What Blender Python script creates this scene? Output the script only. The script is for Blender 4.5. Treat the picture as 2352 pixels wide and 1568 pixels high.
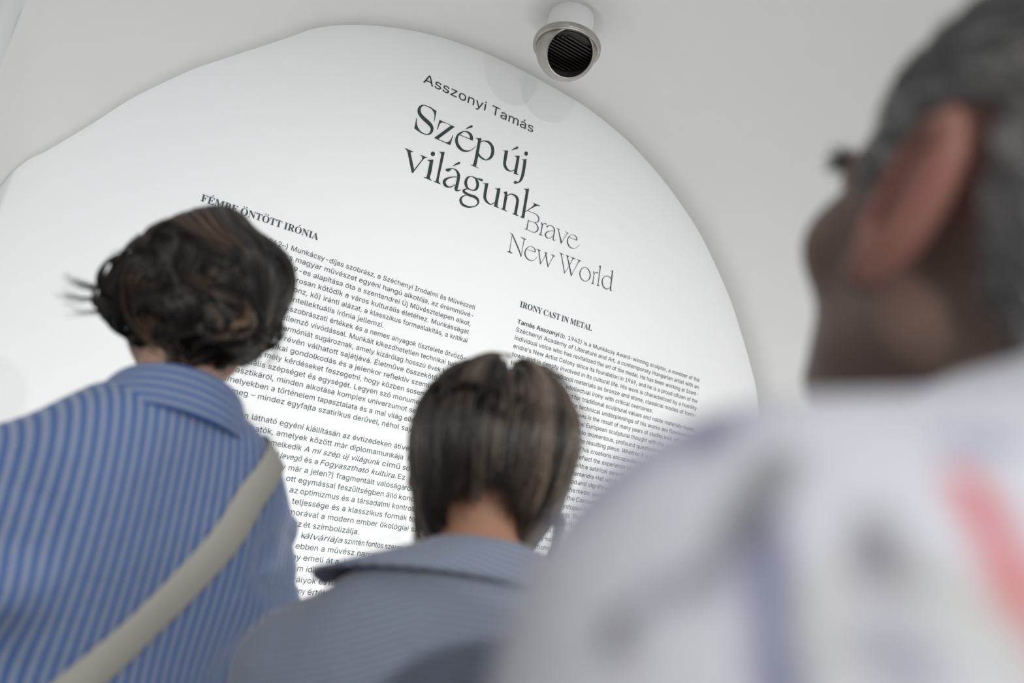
# Gallery visitors reading an exhibition text on a vaulted white wall
import bpy, bmesh, math, random
import numpy as np
from mathutils import Vector, Matrix

C = bpy.context.scene.collection
for o in list(bpy.data.objects): bpy.data.objects.remove(o)

# ---------------------------------------------------------------- camera
D = 2.0          # distance of the text wall from the camera (world +Y)
CH = 1.37        # camera height
CAM = np.array([[0.83732291,-0.15556189,-0.52410957],[0.25639477,0.95843663,0.12514369],[0.48285822,-0.23916463,0.84240621]])
def wdir(r): return Vector((r[0], r[2], -r[1]))
cam_data = bpy.data.cameras.new('camera'); cam = bpy.data.objects.new('camera', cam_data); C.objects.link(cam)
rx_, dn_, fw_ = (wdir(r).normalized() for r in CAM)
M = Matrix((rx_, -dn_, -fw_)).transposed().to_4x4(); M.translation = (0, 0, CH)
cam.matrix_world = M
cam_data.sensor_width = 36; cam_data.lens = 1620.79/2352*36
cam_data.clip_start = 0.01
cam_data.dof.use_dof = True; cam_data.dof.aperture_fstop = 1.9; cam_data.dof.focus_distance = 2.2
S = bpy.context.scene; S.camera = cam

# ---------------------------------------------------------------- world, lights, exposure
S.view_settings.view_transform = 'Standard'; S.view_settings.look = 'None'
S.view_settings.gamma = 1.0; S.view_settings.use_curve_mapping = False
S.view_settings.exposure = 0.0
W = bpy.data.worlds.new('world'); S.world = W; W.use_nodes = True
bg = W.node_tree.nodes['Background']; bg.inputs['Color'].default_value = (0.93, 0.96, 1.0, 1); bg.inputs['Strength'].default_value = 0.76
def spot(name, loc, aim, power, size, angle=60, blend=0.6, col=(1, .985, .96)):
    l = bpy.data.lights.new(name, 'SPOT'); l.energy = power; l.shadow_soft_size = size
    l.spot_size = math.radians(angle); l.spot_blend = blend; l.color = col
    o = bpy.data.objects.new(name, l); C.objects.link(o); o.location = loc
    o.rotation_euler = (Vector(aim)-Vector(loc)).to_track_quat('-Z', 'Y').to_euler()
    return o
def area(name, loc, aim, power, sx, sy, col=(1, 1, 1)):
    l = bpy.data.lights.new(name, 'AREA'); l.energy = power; l.shape = 'RECTANGLE'; l.size = sx; l.size_y = sy; l.color = col
    o = bpy.data.objects.new(name, l); C.objects.link(o); o.location = loc
    o.rotation_euler = (Vector(aim)-Vector(loc)).to_track_quat('-Z', 'Y').to_euler()
    return o
spot('track_spot', (-0.5, -1.7, 2.08), (0.95, 2, 1.15), 130, .032, 58, .9)
spot('track_spot', (1.1, -1.9, 2.08), (1.5, 2, 1.15), 135, .032, 60, .9)
area('wall_fill_light', (0.9, 1.1, 0.35), (0.75, 2, 1.2), 14, 2.2, .3, (1, .99, .97))  # added low fill that brightens the wall, no real lamp stands here

# ---------------------------------------------------------------- helpers
def tag(o, label=None, cat=None, group=None, kind=None):
    if label: o['label'] = label
    if cat: o['category'] = cat
    if group: o['group'] = group
    if kind: o['kind'] = kind
    return o
def mesh_obj(name, verts, faces, mat, parent=None, smooth=False):
    me = bpy.data.meshes.new(name)
    if isinstance(faces, np.ndarray):
        v = np.ascontiguousarray(verts, np.float32); n = faces.shape[1]
        me.vertices.add(len(v)); me.vertices.foreach_set('co', v.ravel())
        me.loops.add(faces.size); me.loops.foreach_set('vertex_index', np.ascontiguousarray(faces, np.int32).ravel())
        me.polygons.add(len(faces)); me.polygons.foreach_set('loop_start', np.arange(0, faces.size, n, dtype=np.int32))
        me.update(calc_edges=True)
    else:
        me.from_pydata([tuple(map(float, p)) for p in verts], [], [tuple(map(int, f)) for f in faces]); me.update()
    if smooth: me.polygons.foreach_set('use_smooth', np.ones(len(me.polygons), bool))
    if mat: me.materials.append(mat)
    o = bpy.data.objects.new(name, me); C.objects.link(o)
    if parent: o.parent = parent
    return o
def empty(name, loc, rz=0):
    o = bpy.data.objects.new(name, None); C.objects.link(o); o.location = loc; o.rotation_euler = (0, 0, rz); o.empty_display_size = .1
    return o
def attr(o, name, arr):
    a = o.data.attributes.new(name, 'FLOAT', 'POINT'); a.data.foreach_set('value', np.ascontiguousarray(arr, np.float32))
def attrc(o, name, arr):
    a = o.data.attributes.new(name, 'FLOAT_COLOR', 'POINT'); a.data.foreach_set('color', np.ascontiguousarray(np.c_[arr, np.ones(len(arr))], np.float32).ravel())
def srgb(r, g, b):
    f = lambda c: c/12.92 if c <= .04045 else ((c+.055)/1.055)**2.4
    return (f(r/255), f(g/255), f(b/255), 1)
class NT:
    def __init__(s, name):
        s.m = bpy.data.materials.new(name); s.m.use_nodes = True; s.t = s.m.node_tree
        s.b = s.t.nodes['Principled BSDF']
    def n(s, typ, ins=None, **kw):
        x = s.t.nodes.new(typ)
        for k, v in kw.items(): setattr(x, k, v)
        for k, v in (ins or {}).items():
            if hasattr(v, 'is_output'): s.t.links.new(v, x.inputs[k])
            else: x.inputs[k].default_value = v
        return x
    def set(s, **kw):
        for k, v in kw.items():
            k = k.replace('_', ' ')
            if hasattr(v, 'is_output'): s.t.links.new(v, s.b.inputs[k])
            else: s.b.inputs[k].default_value = v
    def ramp(s, fac, stops):
        r = s.n('ShaderNodeValToRGB', {'Fac': fac}); e = r.color_ramp.elements
        while len(e) < len(stops): e.new(.5)
        for i, (p, c) in enumerate(stops): e[i].position = p; e[i].color = c
        return r.outputs['Color']
    def bump(s, h, strength=.3, dist=.002):
        b = s.n('ShaderNodeBump', {'Height': h, 'Strength': strength, 'Distance': dist}); s.set(Normal=b.outputs['Normal'])
    def obj(s): return s.n('ShaderNodeTexCoord').outputs['Object']
def plain(name, col, rough=.6, metal=0, bump=0, scale=60, spec=.5, var=0):
    t = NT(name); t.set(Base_Color=col, Roughness=rough, Metallic=metal)
    t.b.inputs['Specular IOR Level'].default_value = spec
    if bump or var:
        nz = t.n('ShaderNodeTexNoise', {'Vector': t.obj(), 'Scale': scale, 'Detail': 4})
        if bump: t.bump(nz.outputs['Fac'], bump, .002)
        if var:
            lo = tuple(c*(1-var) for c in col[:3])+(1,); hi = tuple(min(1, c*(1+var)) for c in col[:3])+(1,)
            t.set(Base_Color=t.ramp(nz.outputs['Fac'], [(.3, lo), (.7, hi)]))
    return t.m
def catmull(pts, n=6, closed=False):
    p = np.array(pts, float); N = len(p); out = []
    rng = range(N if closed else N-1)
    for i in rng:
        p1, p2 = p[i], p[(i+1) % N]
        p0 = p[i-1] if (i > 0 or closed) else 2*p1-p2
        p3 = p[(i+2) % N] if (i+2 < N or closed) else 2*p2-p1
        for k in range(n):
            t = k/n
            out.append(.5*(2*p1+(p2-p0)*t+(2*p0-5*p1+4*p2-p3)*t*t+(3*p1-p0-3*p2+p3)*t**3))
    if not closed: out.append(p[-1])
    return np.array(out)
class MB:
    """collects simple solids and links them as one mesh object"""
    def __init__(s): s.v = []; s.f = []
    def add(s, v, f):
        o = len(s.v); s.v += [tuple(p) for p in v]; s.f += [tuple(i+o for i in q) for q in f]; return s
    def box(s, c, h, m=None):
        v = [Vector((x*h[0], y*h[1], z*h[2])) for z in (-1, 1) for y in (-1, 1) for x in (-1, 1)]
        if m is not None: v = [m @ p for p in v]
        return s.add([p+Vector(c) for p in v], [(0, 2, 3, 1), (4, 5, 7, 6), (0, 1, 5, 4), (2, 6, 7, 3), (0, 4, 6, 2), (1, 3, 7, 5)])
    def lathe(s, prof, n=48, c=(0, 0, 0), closed=False):
        v = [(c[0]+r*math.cos(2*math.pi*k/n), c[1]+r*math.sin(2*math.pi*k/n), c[2]+z) for r, z in prof for k in range(n)]
        L = len(prof); f = []
        for i in range(L if closed else L-1):
            for k in range(n):
                f.append((i*n+k, i*n+(k+1) % n, ((i+1) % L)*n+(k+1) % n, ((i+1) % L)*n+k))
        return s.add(v, f)
    def build(s, name, mat, parent=None, smooth=True): return mesh_obj(name, s.v, s.f, mat, parent, smooth)

# ---------------------------------------------------------------- materials of the place
def plaster(name, col, bump=.12):
    t = NT(name); nz = t.n('ShaderNodeTexNoise', {'Vector': t.obj(), 'Scale': 9, 'Detail': 6, 'Roughness': .6})
    n2 = t.n('ShaderNodeTexNoise', {'Vector': t.obj(), 'Scale': 160, 'Detail': 3})
    t.set(Base_Color=t.ramp(nz.outputs['Fac'], [(.25, tuple(c*.985 for c in col[:3])+(1,)), (.75, col)]), Roughness=.85)
    t.b.inputs['Specular IOR Level'].default_value = .2
    t.bump(n2.outputs['Fac'], bump, .001); return t.m
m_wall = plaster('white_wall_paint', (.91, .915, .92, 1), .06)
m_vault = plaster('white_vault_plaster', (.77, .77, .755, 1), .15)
m_floor = plain('pale_stone_floor', (.45, .43, .40, 1), .5, 0, .1, 30, .4, .08)
m_ink = plain('dark_green_vinyl', srgb(40, 60, 58), .55)
m_ink2 = plain('grey_green_vinyl', srgb(58, 74, 80), .55)
m_steel = NT('brushed_steel')
_nz = m_steel.n('ShaderNodeTexNoise', {'Vector': m_steel.obj(), 'Scale': 25, 'Detail': 5})
m_steel.set(Base_Color=m_steel.ramp(_nz.outputs['Fac'], [(.3, (.36, .34, .31, 1)), (.7, (.50, .48, .445, 1))]), Metallic=.85, Roughness=.32); m_steel = m_steel.m
m_grille = plain('dark_bronze_grille', (.045, .038, .033, 1), .45, .5)

# ---------------------------------------------------------------- the room
arch = [(-.335, 0), (-.335, .9), (-.333, 1.5), (-.322, 1.78), (-.302, 1.932), (-.272, 2.013), (-.238, 2.058), (-.168, 2.165), (-.108, 2.262), (-.044, 2.347), (.016, 2.42), (.091, 2.497), (.16, 2.567), (.232, 2.64), (.286, 2.697), (.383, 2.765), (.516, 2.829), (.664, 2.878), (.828, 2.908), (1.01, 2.920), (1.268, 2.912), (1.421, 2.886), (1.538, 2.853), (1.686, 2.79), (1.818, 2.715), (1.942, 2.626), (2.045, 2.525), (2.152, 2.404), (2.233, 2.283), (2.317, 2.14), (2.371, 2.02), (2.42, 1.8), (2.44, 1.5), (2.44, .9), (2.44, 0)]
outer = [(-.31, 1.62, 0), (-.31, 1.62, .9), (-.31, 1.62, 1.6), (-.31, 1.62, 1.85), (-.31, 1.62, 2.0), (-.31, 1.62, 2.1), (-.31, 1.62, 2.2), (-.305, 1.61, 2.34), (-.295, 1.59, 2.46), (-.27, 1.55, 2.57), (-.23, 1.49, 2.656), (-.17, 1.42, 2.721), (-.1, 1.34, 2.735), (-.02, 1.26, 2.778), (.07, 1.18, 2.807), (.2, 1.09, 2.836), (.36, 1.0, 2.872), (.55, .92, 2.894), (.76, .84, 2.915), (1.0, .76, 2.922), (1.3, .7, 2.922), (1.5, .66, 2.915), (1.67, .62, 2.901), (1.86, .58, 2.865), (2.03, .55, 2.814), (2.19, .52, 2.757), (2.33, .5, 2.721), (2.46, .48, 2.6), (2.57, .46, 2.45), (2.67, .45, 2.27), (2.74, .44, 2.1), (2.8, .43, 1.85), (2.82, .43, 1.5), (2.82, .43, .9), (2.82, .43, 0)]
ac = catmull(arch, 5); oc = catmull(outer, 5)
nb = len(ac); NT_ = 14
vv = []; ff = []
for j in range(NT_+1):
    t = j/NT_
    for i in range(nb):
        a = np.array([ac[i][0], D, ac[i][1]]); b = oc[i]
        p = a*(1-t)+b*t
        vv.append(p)
for j in range(NT_):
    for i in range(nb-1): ff.append((j*nb+i, j*nb+i+1, (j+1)*nb+i+1, (j+1)*nb+i))
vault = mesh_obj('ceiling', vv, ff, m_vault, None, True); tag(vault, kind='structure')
sm = vault.modifiers.new('thickness', 'SOLIDIFY'); sm.thickness = .08; sm.offset = -1
wl = mesh_obj('wall_front', [(x, D, z) for x, z in ac], [tuple(range(nb))], m_wall); tag(wl, kind='structure')
bm = bmesh.new(); bm.from_mesh(wl.data); bmesh.ops.triangulate(bm, faces=bm.faces[:]); bm.to_mesh(wl.data); bm.free()
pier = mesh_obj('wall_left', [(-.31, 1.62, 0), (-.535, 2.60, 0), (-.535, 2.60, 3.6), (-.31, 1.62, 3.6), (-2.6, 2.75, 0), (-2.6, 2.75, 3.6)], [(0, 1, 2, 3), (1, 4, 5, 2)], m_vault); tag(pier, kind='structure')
side = MB().box((-1.45, -.2, 1.8), (.06, 2.3, 1.8)).build('wall_light_block', m_vault, None, False); tag(side, kind='structure')  # unseen wall, added to keep ambient light off the left pier
flo = MB().box((.6, 0, -.05), (3.2, 2.6, .05)).build('floor', m_floor, None, False); tag(flo, kind='structure')

# ---------------------------------------------------------------- exhaust cowl hanging from the vault
VX, VY, VZ = .977, 1.66, 2.818
vent = empty('air_vent', (VX, VY, VZ)); vent.scale = (1.24, 1.24, 1.24)
tag(vent, 'round stainless steel air vent cowl hanging from the white vault above the title', 'air vent')
pp = [(.058, .0), (.058, .02), (.0585, .06), (.0575, .1), (.06, .135), (.064, .15), (.062, .2), (0, .2)]
MB().lathe(pp, 40).build('pipe_collar', plaster('rough_white_plaster', (.85, .85, .84, 1), .6), vent)
MB().lathe([(.0, .004), (.079, .004), (.084, .003), (.086, -.001), (.086, -.011), (.0835, -.014), (.074, -.014), (.072, -.008), (.072, -.002), (.0, -.002)], 64).build('flange', m_steel, vent)
d0 = Vector((-.17, -.69, -.70)).normalized()
sx_ = d0.cross(Vector((0, 0, 1))).normalized(); sy_ = sx_.cross(d0)
hv = []; hf = []; nth, nph = 30, 64; al = math.radians(48); RB = .0775
for i in range(nth+1):
    th = al+(math.pi-al-.02)*i/nth
    for k in range(nph):
        ph = 2*math.pi*k/nph
        hv.append(RB*(d0*math.cos(th)+(sx_*math.cos(ph)+sy_*math.sin(ph))*math.sin(th))+Vector((0, 0, -.012)))
for i in range(nth):
    for k in range(nph):
        q = (i*nph+k, i*nph+(k+1) % nph, (i+1)*nph+(k+1) % nph, (i+1)*nph+k)
        if max(hv[a][2] for a in q) < -.004: hf.append(q)
hood = mesh_obj('hood', hv, hf, m_steel, vent, True)
s2 = hood.modifiers.new('thickness', 'SOLIDIFY'); s2.thickness = .0022; s2.offset = -1
gr = MB().lathe([(.0, -.006), (.069, -.006), (.0705, -.010), (.0705, -.018), (.0, -.018)], 48).build('grille', m_grille, vent)
for k in range(11):
    yy = -.055+.011*k; hw = math.sqrt(max(.0045-yy*yy, .0001))*.93
    MB().box((0, yy, -.0225), (hw, .0014, .0045), Matrix.Rotation(math.radians(-32), 3, 'X')).build('slat', m_grille, gr, False)

# ---------------------------------------------------------------- lettering on the wall
GLYPHS = [
    (0, 'R7046,26215;7020,26215;6994,26216;6967,26216;6941,26216;6915,26216;6889,26214;6864,26211;6839,26208;6814,26204;6790,26199;6767,26193;6745,26185;6724,26176;6702,26165;6681,26152;6660,26136;6641,26117;6623,26093;6609,26067;6597,26037;6587,26006;6580,25974;6577,25941;6578,25909;6583,25879;6592,25852;6604,25826;6619,25802;6637,25779;6657,25758;6680,25738;6706,25721;6733,25705;6761,25691;6789,25677;6816,25664;6844,25651;6874,25639;6902,25628;6930,25618;6956,25608;6979,25598;7002,25588;7024,25579;7044,25570;7062,25561;7078,25552;7092,25543;7104,25533;7116,25522;7126,25511;7135,25499;7142,25487;7147,25476;7150,25464;7151,25451;7150,25437;7148,25421;7146,25406;7143,25391;7141,25378;7138,25364;7134,25351;7130,25337;7124,25324;7117,25311;7109,25299;7100,25287;7091,25276;7079,25266;7067,25257;7053,25249;7037,25243;7019,25237;7000,25234;6980,25231;6960,25230;6941,25230;6922,25231;6904,25235;6884,25239;6865,25245;6845,25250;6826,25255|7036,26175;7010,26177;6984,26180;6959,26183;6933,26185;6909,26186;6885,26186;6860,26184;6836,26183;6813,26180;6790,26176;6769,26169;6751,26160;6734,26148;6719,26133;6706,26117;6696,26101;6688,26084;6683,26069;6679,26051;6675,26031;6673,26008;6672,25987;6674,25967;6677,25951;6682,25936;6689,25921;6699,25905;6710,25889;6724,25874;6739,25860;6756,25847;6777,25834;6800,25822;6826,25810;6853,25798;6880,25786;6906,25776;6933,25766;6962,25757;6991,25748;7020,25738;7046,25726;7070,25715;7093,25703;7115,25691;7137,25677;7157,25662;7175,25645;7191,25627;7205,25608;7217,25587;7226,25565;7234,25543;7239,25520;7242,25496;7242,25471;7240,25447;7237,25424;7231,25402;7224,25381;7216,25361;7205,25341;7192,25323;7179,25307;7165,25292;7151,25278;7137,25266;7122,25255;7107,25246;7091,25237;7074,25230;7057,25223;7039,25218;7019,25212;6999,25208;6978,25204;6956,25201;6936,25199;6914,25198;6893,25199;6872,25200;6851,25201;6830,25202;6810,25203~P7196,25801;7217,25810;7220,26165;7198,26180;7071,26198;7024,26203;7013,26182;7057,26156;7139,26093;7179,26003;7194,25901~P6598,25636;6618,25644;6630,25486;6655,25422;6709,25340;6791,25270;6834,25244;6822,25211;6711,25226;6599,25259'),
    (0, 'P7382,25925;7952,25928;7931,25887;7815,25913;7580,25907;7492,25882;7428,25814;7401,25716;7390,25618;7377,25563;7356,25559~P7815,25913;7952,25928;7465,25250;7323,25230~P7323,25230;7464,25257;7573,25252;7729,25251;7800,25283;7867,25343;7909,25447;7929,25542;7938,25616;7956,25621;7951,25513;7923,25233;7890,25225'),
    (0, 'R8364,26015;8379,26029;8395,26044;8410,26058;8425,26072;8440,26085;8456,26098;8473,26111;8490,26123;8509,26136;8528,26149;8547,26162;8567,26175|8355,26022;8366,26040;8377,26058;8387,26076;8399,26095;8411,26114;8425,26133;8441,26152;8457,26170;8474,26188;8491,26205;8507,26222;8523,26240~P8588,26230;8588,26217;8585,26202;8577,26189;8567,26178;8554,26170;8541,26166;8528,26167;8517,26172;8508,26180;8504,26192;8503,26206;8507,26220;8515,26233;8525,26244;8538,26252;8551,26256;8564,26256;8575,26251;8583,26242~R8686,25764;8685,25776;8685,25787;8685,25801;8684,25816;8680,25832;8675,25848;8668,25863;8661,25879;8651,25896;8638,25914;8623,25931;8605,25945;8585,25956;8564,25965;8541,25972;8516,25977;8492,25980;8466,25980;8441,25978;8415,25972;8388,25965;8362,25956;8337,25946;8313,25934;8290,25920;8268,25904;8247,25887;8227,25868;8207,25849;8190,25831;8172,25812;8155,25793;8138,25771;8121,25748;8105,25722;8091,25694;8080,25664;8070,25633;8062,25601;8056,25568;8053,25536;8053,25505;8056,25475;8062,25447;8071,25420;8082,25396;8094,25372;8107,25350;8121,25329;8137,25308;8155,25289;8174,25271;8194,25255;8216,25241;8239,25229;8264,25219;8291,25211;8319,25204;8347,25201;8376,25199;8406,25202;8436,25207;8465,25214;8494,25224;8521,25234;8546,25245;8569,25257;8591,25270;8611,25285;8630,25300;8647,25316;8665,25331;8682,25348;8698,25365;8714,25382;8729,25400;8744,25420;8759,25440;8774,25462;8788,25486;8802,25510;8816,25535;8829,25559;8843,25584|8592,25724;8589,25736;8585,25748;8582,25758;8579,25766;8576,25774;8572,25784;8567,25798;8562,25813;8557,25828;8551,25842;8546,25854;8539,25864;8528,25874;8515,25885;8500,25895;8483,25904;8466,25911;8448,25916;8429,25920;8408,25922;8386,25922;8363,25920;8341,25914;8322,25906;8304,25894;8288,25878;8274,25859;8259,25838;8245,25817;8230,25795;8214,25775;8199,25756;8184,25737;8172,25719;8162,25700;8154,25681;8149,25659;8145,25635;8144,25609;8143,25583;8145,25559;8148,25537;8152,25517;8157,25498;8165,25479;8173,25460;8184,25441;8195,25424;8207,25407;8220,25392;8235,25377;8251,25364;8267,25351;8283,25339;8301,25327;8320,25315;8339,25304;8359,25294;8379,25286;8398,25281;8419,25279;8443,25279;8467,25281;8492,25284;8516,25289;8539,25295;8559,25301;8578,25309;8597,25317;8615,25328;8633,25339;8651,25352;8667,25366;8683,25380;8698,25396;8713,25413;8728,25431;8743,25451;8758,25471;8773,25493;8788,25517;8803,25541;8818,25565;8833,25588~R8153,25715;8195,25716;8237,25718;8280,25720;8321,25722;8362,25724;8400,25726;8435,25727;8468,25728;8499,25728;8530,25729;8561,25730;8593,25731|8157,25737;8199,25739;8241,25741;8284,25742;8325,25744;8366,25746;8404,25748;8439,25749;8473,25751;8504,25752;8535,25754;8566,25755;8598,25756~P8530,25743;8566,25767;8574,25810;8690,25782;8685,25741;8664,25726'),
    (0, 'P8781,25879;8827,25899;8889,25918;8983,25968;8988,25946;8986,25802;8996,25267;8982,24871;9089,24869;9086,24852;8778,24853;8770,24865;8845,24881;8871,24931;8880,25076;8881,25788;8874,25848;8841,25868;8792,25867~R8997,25803;9009,25815;9021,25828;9033,25840;9045,25851;9056,25861;9068,25869;9080,25876;9093,25883;9107,25888;9121,25893;9136,25897;9154,25900;9173,25902;9193,25904;9214,25904;9234,25902;9252,25899;9269,25894;9287,25886;9307,25877;9327,25866;9346,25853;9363,25838;9378,25823;9390,25806;9402,25785;9413,25763;9422,25740;9430,25716;9436,25692;9440,25668;9442,25643;9443,25616;9443,25589;9442,25563;9440,25539;9437,25515;9433,25493;9428,25471;9422,25451;9415,25430;9406,25410;9394,25389;9380,25365;9363,25340;9344,25317;9325,25298;9308,25284;9291,25276;9275,25274;9260,25275;9243,25279;9226,25283;9207,25287;9188,25290;9169,25293;9150,25297;9131,25302;9112,25309;9095,25316;9079,25324;9063,25335;9047,25346;9031,25359;9015,25372;8998,25384|8981,25819;8992,25832;9003,25845;9014,25858;9026,25872;9040,25885;9055,25897;9070,25907;9085,25915;9101,25923;9118,25929;9136,25935;9154,25941;9174,25948;9196,25956;9220,25964;9246,25971;9274,25974;9302,25974;9328,25969;9355,25961;9382,25951;9408,25937;9433,25921;9455,25903;9476,25881;9494,25857;9509,25830;9523,25802;9535,25773;9544,25744;9550,25712;9555,25680;9557,25646;9556,25613;9554,25580;9549,25549;9542,25518;9533,25488;9522,25458;9508,25429;9492,25401;9473,25374;9450,25349;9424,25325;9396,25303;9369,25284;9342,25267;9318,25253;9295,25243;9272,25237;9251,25233;9230,25230;9209,25230;9190,25229;9169,25231;9147,25233;9125,25237;9103,25242;9081,25248;9060,25256;9040,25265;9020,25275;9002,25287;8984,25298;8967,25309;8950,25320'),
    (0, 'P9872,25879;9929,25895;10074,25955;10074,25906;9962,25858;9933,25877;9882,25872~R9956,25906;9957,25863;9957,25821;9958,25778;9958,25736;9959,25695;9960,25656;9961,25619;9961,25582;9962,25545;9963,25510;9966,25475;9970,25443;9975,25415;9981,25389;9989,25364;9998,25342;10010,25320;10025,25300;10043,25282;10064,25265;10086,25250;10110,25237;10134,25227;10159,25219;10184,25216;10210,25216;10235,25219;10258,25223;10280,25229;10300,25235;10317,25241;10333,25248;10347,25257;10360,25266;10373,25275;10386,25286;10401,25299;10416,25313;10431,25328;10446,25344;10461,25359;10476,25374|10076,25938;10076,25895;10076,25852;10076,25809;10076,25767;10076,25726;10076,25686;10076,25648;10075,25610;10073,25574;10073,25540;10073,25510;10076,25483;10079,25460;10084,25439;10090,25421;10096,25406;10104,25391;10112,25376;10123,25360;10136,25344;10151,25328;10167,25314;10183,25301;10198,25291;10213,25283;10230,25277;10248,25273;10266,25270;10284,25269;10300,25270;10314,25272;10325,25277;10335,25282;10346,25290;10357,25299;10370,25309;10383,25320;10398,25333;10412,25347;10427,25362;10443,25377;10458,25392~P10357,25884;10424,25897;10557,25959;10561,25919;10562,25528;10563,25285;10640,25252;10634,25233;10441,25222;10452,25369;10455,25825;10430,25863;10377,25870~R10217,26015;10233,26030;10249,26045;10264,26060;10279,26074;10295,26088;10311,26101;10328,26114;10346,26126;10365,26139;10384,26151;10404,26165;10424,26178|10208,26022;10220,26040;10231,26057;10242,26076;10254,26094;10267,26113;10281,26132;10297,26150;10313,26169;10330,26187;10347,26204;10364,26221;10380,26239~P10447,26228;10448,26215;10444,26200;10435,26187;10424,26176;10411,26168;10397,26164;10384,26165;10372,26169;10364,26178;10360,26190;10359,26203;10363,26218;10371,26231;10383,26242;10396,26250;10410,26254;10423,26254;10435,26249;10443,26240'),
    (0, 'P10870,26180;10871,26154;10865,26127;10853,26103;10835,26083;10813,26070;10791,26064;10769,26067;10750,26078;10736,26096;10728,26119;10727,26145;10733,26172;10745,26196;10763,26216;10784,26229;10807,26235;10829,26232;10848,26221;10862,26203~P10649,25870;10726,25886;10854,25962;10857,25898;10746,25826;10731,25860;10668,25862~R10736,25894;10739,25855;10742,25817;10745,25779;10747,25741;10750,25703;10751,25664;10752,25624;10752,25582;10752,25540;10752,25498;10751,25459;10750,25422;10750,25388;10749,25356;10749,25327;10748,25299;10746,25272;10744,25246;10740,25219;10736,25192;10730,25166;10725,25141;10719,25117;10714,25095;10710,25076;10706,25057;10702,25040;10697,25024;10691,25010;10683,24999;10675,24991;10664,24987;10652,24984;10639,24983;10625,24981;10611,24979;10601,24977;10594,24977;10588,24978;10581,24979;10573,24979;10564,24979|10856,25931;10858,25893;10859,25854;10861,25815;10862,25776;10864,25736;10865,25696;10866,25655;10867,25612;10867,25569;10868,25527;10868,25486;10867,25449;10866,25414;10865,25382;10863,25350;10861,25319;10857,25289;10852,25258;10846,25227;10839,25196;10831,25166;10822,25137;10812,25109;10800,25084;10788,25060;10773,25039;10758,25019;10743,25002;10727,24986;10712,24971;10696,24956;10679,24944;10662,24934;10647,24925;10634,24917;10624,24910;10614,24903;10604,24897;10594,24891;10586,24886;10580,24882;10573,24877~P10620,24949;10621,24931;10615,24913;10605,24897;10590,24883;10573,24873;10555,24869;10538,24870;10523,24877;10513,24888;10507,24903;10507,24920;10512,24938;10522,24955;10537,24968;10554,24978;10572,24983;10589,24982;10604,24975;10615,24964'),
    (1, 'P6428,24465;6500,24471;6721,24469;6725,24453;6656,24426;6650,24386;6881,23882;6865,23779;6847,23761;6818,23760;6542,24377;6502,24427;6438,24451~P6968,24463;7229,24470;7221,24451;7163,24426;7116,24361;7085,24295;7061,24300;7066,24348;7060,24398;7024,24442;6975,24451~P6846,23764;6872,23875;7058,24314;7098,24339;6866,23776'),
    (1, 'P7459,24704;7461,24679;7455,24653;7443,24630;7426,24611;7405,24597;7382,24592;7361,24595;7342,24605;7327,24622;7319,24644;7318,24669;7323,24695;7335,24719;7352,24738;7373,24751;7396,24757;7418,24754;7437,24744;7451,24727~P7237,24393;7301,24414;7438,24487;7450,24465;7465,24019;7445,23861;7469,23803;7538,23776;7533,23762;7251,23764;7247,23780;7309,23788;7336,23817;7344,23910;7339,24342;7323,24381;7254,24385'),
    (1, 'P7573,24838;7640,24854;7776,24910;7780,24850;7761,23915;7781,23818;7861,23778;7858,23762;7599,23759;7598,23777;7657,23786;7678,23821;7682,23928;7680,24731;7670,24795;7637,24827;7583,24827'),
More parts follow.
